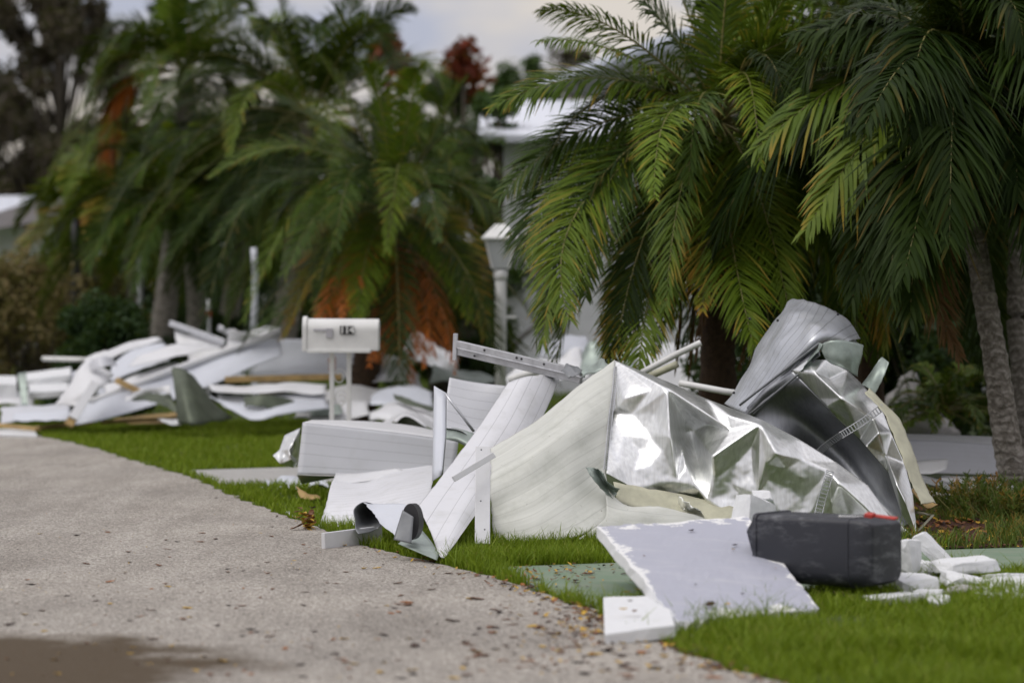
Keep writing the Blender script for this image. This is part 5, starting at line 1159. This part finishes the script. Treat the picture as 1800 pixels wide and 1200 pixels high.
# debris right of the mailbox palm, behind the pile
sheet4([[(655, 690, 23.4), (700, 675, 23.4), (760, 688, 23.4)], [(650, 715, 23.0), (700, 712, 22.9), (765, 722, 23.0)]], 'bluewhite', 'white sheet on the ground right of the mailbox palm trunk', amp=.08)
sheet4([[(655, 720, 22.6), (700, 705, 22.4), (770, 722, 22.6)], [(650, 745, 21.8), (700, 742, 21.6), (770, 748, 21.6)]], 'white_plain', 'white sheet nearer the camera right of the mailbox palm trunk', amp=.08)
sheet4([[(720, 590, 25), (760, 600, 25), (800, 640, 25)], [(700, 640, 24.6), (750, 650, 24.6), (800, 670, 24.6)]], 'foil', 'crumpled shiny sheet standing behind the orange fronds', amp=.14)
sheet4([[(655, 640, 24.8), (700, 630, 24.8), (740, 650, 24.8)], [(650, 670, 24.5), (700, 672, 24.4), (745, 680, 24.5)]], 'grey', 'dark grey crumpled sheet right of the mailbox palm trunk', amp=.1)
sheet4([[(760, 640, 24.4), (800, 648, 24.4), (870, 655, 24.4)], [(755, 672, 24.0), (800, 672, 24.0), (870, 680, 24.0)]], 'galv', 'pale green crumpled sheet below the lamp post', amp=.1)
sheet4([[(890, 660, 22.5), (930, 630, 22.5), (980, 620, 22.5), (1020, 612, 22.6)], [(895, 690, 22.2), (940, 670, 22.2), (990, 660, 22.2), (1040, 655, 22.2)]], 'white_plain', 'white crumpled sheet behind the aluminium beam', amp=.12)
sheet4([[(955, 610, 24), (985, 600, 24), (1030, 605, 24)], [(950, 640, 23.6), (990, 632, 23.5), (1040, 635, 23.6)]], 'bluewhite', 'bluish sheet highest in the heap beyond the aluminium beam', amp=.14)
sheet4([[(1020, 625, 21.5), (1060, 600, 21.5), (1110, 610, 21.5)], [(1015, 660, 21.2), (1060, 650, 21.2), (1120, 650, 21.2)]], 'galv', 'grey green sheet beyond the peak of the pile', amp=.12)
sheet4([[(1120, 600, 24), (1200, 590, 24), (1320, 600, 24)], [(1120, 680, 23.5), (1200, 690, 23.5), (1330, 690, 23.5)]], 'white_plain', 'large white sheet seen between the trunks behind the peak', amp=.1)
sheet4([[(690, 690, 22.2), (720, 700, 22.0), (765, 715, 22.0)], [(695, 700, 22.0), (722, 712, 21.9), (762, 722, 21.9)]], 'olive', 'dark strip lying between the white sheets right of the palm trunk')

# ---- dead leaf clump, twigs, fallen leaves ---------------------------------------
leafm = []
for nme, a in (('fallen_leaf_brown', (.16, .065, .022)), ('fallen_leaf_yellow', (.58, .36, .04)), ('fallen_leaf_dark', (.05, .028, .018)), ('fallen_leaf_orange', (.33, .12, .025))):
    leafm.append(plain(nme, a, .6, 0, .35, 30))
def leafmesh(k, mat):
    bm = bmesh.new(); rr = random.Random(k); n = 6; cu_ = rr.uniform(.15, .6); ww = rr.uniform(.14, .3); tw = rr.uniform(-.4, .4); rows_ = []
    for i in range(n + 1):
        u = i / n; w_ = ww * math.sin(math.pi * min(1, u * .92 + .04)) ** .8; z = cu_ * (u - .5) ** 2 + .02; row = []
        for s in (-1, 0, 1): row.append(bm.verts.new(((u - .5), s * w_ + tw * (u - .5) ** 2, z + abs(s) * w_ * rr.uniform(.3, .8))))
        rows_.append(row)
    for a, b_ in zip(rows_[:-1], rows_[1:]):
        for j in range(2): bm.faces.new((a[j], a[j + 1], b_[j + 1], b_[j]))
    me = bpy.data.meshes.new('fallen_leaf'); bm.to_mesh(me); bm.free(); me.materials.append(mat); smooth(me); return me
LM = [[leafmesh(k * 4 + j, leafm[j]) for k in range(5)] for j in range(4)]
LN = ['brown', 'yellow', 'dark', 'orange']
cnt = 0
while cnt < 290:
    py = 870 + 330 * random.random() ** .75; px = random.uniform(-20, 1300)
    if random.random() > .25 + .75 * max(0, min(1, (px - 100) / 900)) ** 1.2 * max(.25, (py - 850) / 350): continue
    q = G(px, py); arr = (np.array([q.x]), np.array([q.y]))
    onroad = inpoly(*arr, ROADP)[0]; ongp = inpoly(*arr, GP)[0]
    if not (onroad or ongp): continue
    j = random.choices((0, 1, 2, 3), (.42, .18, .22, .18))[0]
    o = bpy.data.objects.new('fallen_leaf', random.choice(LM[j])); COL.objects.link(o)
    s = random.uniform(.016, .046) * (1.3 if px > 700 else 1); o.location = (q.x, q.y, .013); o.scale = (s, s, s * random.uniform(.3, .8)); o.rotation_euler = (random.uniform(-.12, .12), random.uniform(-.12, .12), random.uniform(0, 6.28))
    where = 'on the pale grey road' if onroad else 'on the green painted path'
    tag(o, '%s curled fallen leaf lying %s' % (LN[j], where), 'leaf', 'fallen %s leaves %s' % (LN[j], where)); cnt += 1
# leaf drift along the edge: uncountable litter
def litter(name, samples, label, size=(.012, .03)):
    V, Q, mi = [], [], []; off = 0
    for (x, y, z) in samples:
        me = random.choice(random.choice(LM)); s = random.uniform(*size); a = random.uniform(0, 6.28); ca, sa = math.cos(a), math.sin(a); j = random.choices((0, 1, 2, 3), (.36, .32, .14, .18))[0]
        tilt = random.uniform(-.5, .5)
        for v in me.vertices:
            X_, Y_, Z_ = v.co * s; Z2 = Z_ + X_ * tilt; V.append((x + ca * X_ - sa * Y_, y + sa * X_ + ca * Y_, z + max(0, Z2 + .002)))
        for p in me.polygons: Q.append([i + off for i in p.vertices]); mi.append(j)
        off += len(me.vertices)
    o = mesh(name, V, Q, leafm, None, True, mi); return tag(o, label, 'leaf litter', kind='stuff')
sm1 = []
for a, b_ in zip(EDGE_PX[10:-1], EDGE_PX[11:]):
    for _ in range(46 if a[0] > 850 else 12):
        u = random.random(); px = a[0] + (b_[0] - a[0]) * u + random.gauss(0, 10); py = a[1] + (b_[1] - a[1]) * u + abs(random.gauss(0, 1)) * random.choice((-6, 6, 10)); q = G(px, max(py, 700)); sm1.append((q.x, q.y, .014))
for _ in range(260):
    q = G(random.gauss(1020, 45), random.gauss(1108, 24)); sm1.append((q.x, q.y, .014))
for _ in range(120):
    q = G(random.gauss(1010, 70), random.gauss(1008, 10)); sm1.append((q.x, q.y, .014))
for _ in range(110):
    q = G(random.uniform(880, 1400), random.uniform(1110, 1190)); sm1.append((q.x, q.y, .014))
litter('leaf_litter', sm1, 'drift of brown and yellow dead leaves along the road edge')
mul = []
for _ in range(900):
    q = G(random.uniform(1580, 1900), random.uniform(868, 966)); mul.append((q.x, q.y, .008))
litter('mulch_chips', mul, 'brown bark chips and dead leaves on the mulch bed', (.02, .06))
X = []; Y = []
for _ in range(5200):
    q = G(random.uniform(1575, 1900), random.uniform(868, 966))
    if mnoise.noise(Vector((q.x * 2.2, q.y * 2.2, 4))) > -.02: X.append(q.x); Y.append(q.y)
X = np.array(X); Y = np.array(Y)
tag(blades('weeds', X, Y, 0, rng.uniform(.03, .11, len(X)), rng.uniform(.004, .009, len(X)), M['shrub'], .9), 'patchy green weeds growing through the mulch bed', 'weeds', kind='stuff')
crumbs = []
for _ in range(450):
    q = G(random.uniform(-50, 1250), 850 + 350 * random.random() ** .8); crumbs.append((q.x, q.y, .012))
litter('leaf_crumbs', [c for c in crumbs if inpoly(np.array([c[0]]), np.array([c[1]]), ROADP)[0]], 'tiny leaf crumbs and grit strewn over the road', (.004, .012))
cl = []
for _ in range(46):
    q = P(random.gauss(540, 9), 0, 13.6); cl.append((q.x, 13.6 + random.gauss(0, .05), .01 + abs(random.gauss(0, .045))))
o = litter('dead_twig_clump', cl, 'curled clump of dead brown leaves on the road beside the lower siding', (.03, .065)); o['category'] = 'dead leaves'
# leaves lying on the boards
Bt = [P(1190, 1094, 9.35), P(1442, 1070, 9.9), P(1318, 905, 11.3), P(1048, 924, 11.0)]
for (u, v, j, s) in ((.28, .10, 0, .05), (.30, .12, 2, .035), (.4, .10, 1, .025), (.85, .62, 1, .02), (.75, .66, 2, .025), (.72, .62, 1, .018), (.3, .3, 2, .015), (.55, .18, 2, .018), (.9, .4, 3, .015), (.13, .62, 0, .012), (.55, .85, 2, .03)):
    q = Bt[0].lerp(Bt[1], u).lerp(Bt[3].lerp(Bt[2], u), v); o = bpy.data.objects.new('fallen_leaf', LM[j][0]); COL.objects.link(o); o.location = q + Vector((0, 0, .006)); o.scale = (s,) * 3; o.rotation_euler = (.25, 0, random.uniform(0, 6))
    tag(o, '%s leaf scrap lying on the big painted foam board' % LN[j], 'leaf', 'leaves on the big painted foam board')
for (px, py, j, s) in ((1115, 1078, 0, .05), (1096, 1074, 1, .03), (1108, 1060, 2, .025)):
    o = bpy.data.objects.new('fallen_leaf', LM[j][1]); COL.objects.link(o); o.location = P(px, py, 9.4) + Vector((0, 0, .006)); o.scale = (s,) * 3; o.rotation_euler = (.1, 0, random.uniform(0, 6)); tag(o, '%s leaf on the small white foam block at the road edge' % LN[j], 'leaf')
patch('palm_sheath', [[(520, 852, 15.6), (530, 862, 15.5), (565, 876, 15.4)], [(524, 862, 15.5), (535, 876, 15.4), (566, 880, 15.35)]], M['wood'], None, 6, 4, .006, True, .02, 12, .02, label='brown torn palm sheath lying on the grass by the lower siding', cat='palm debris')
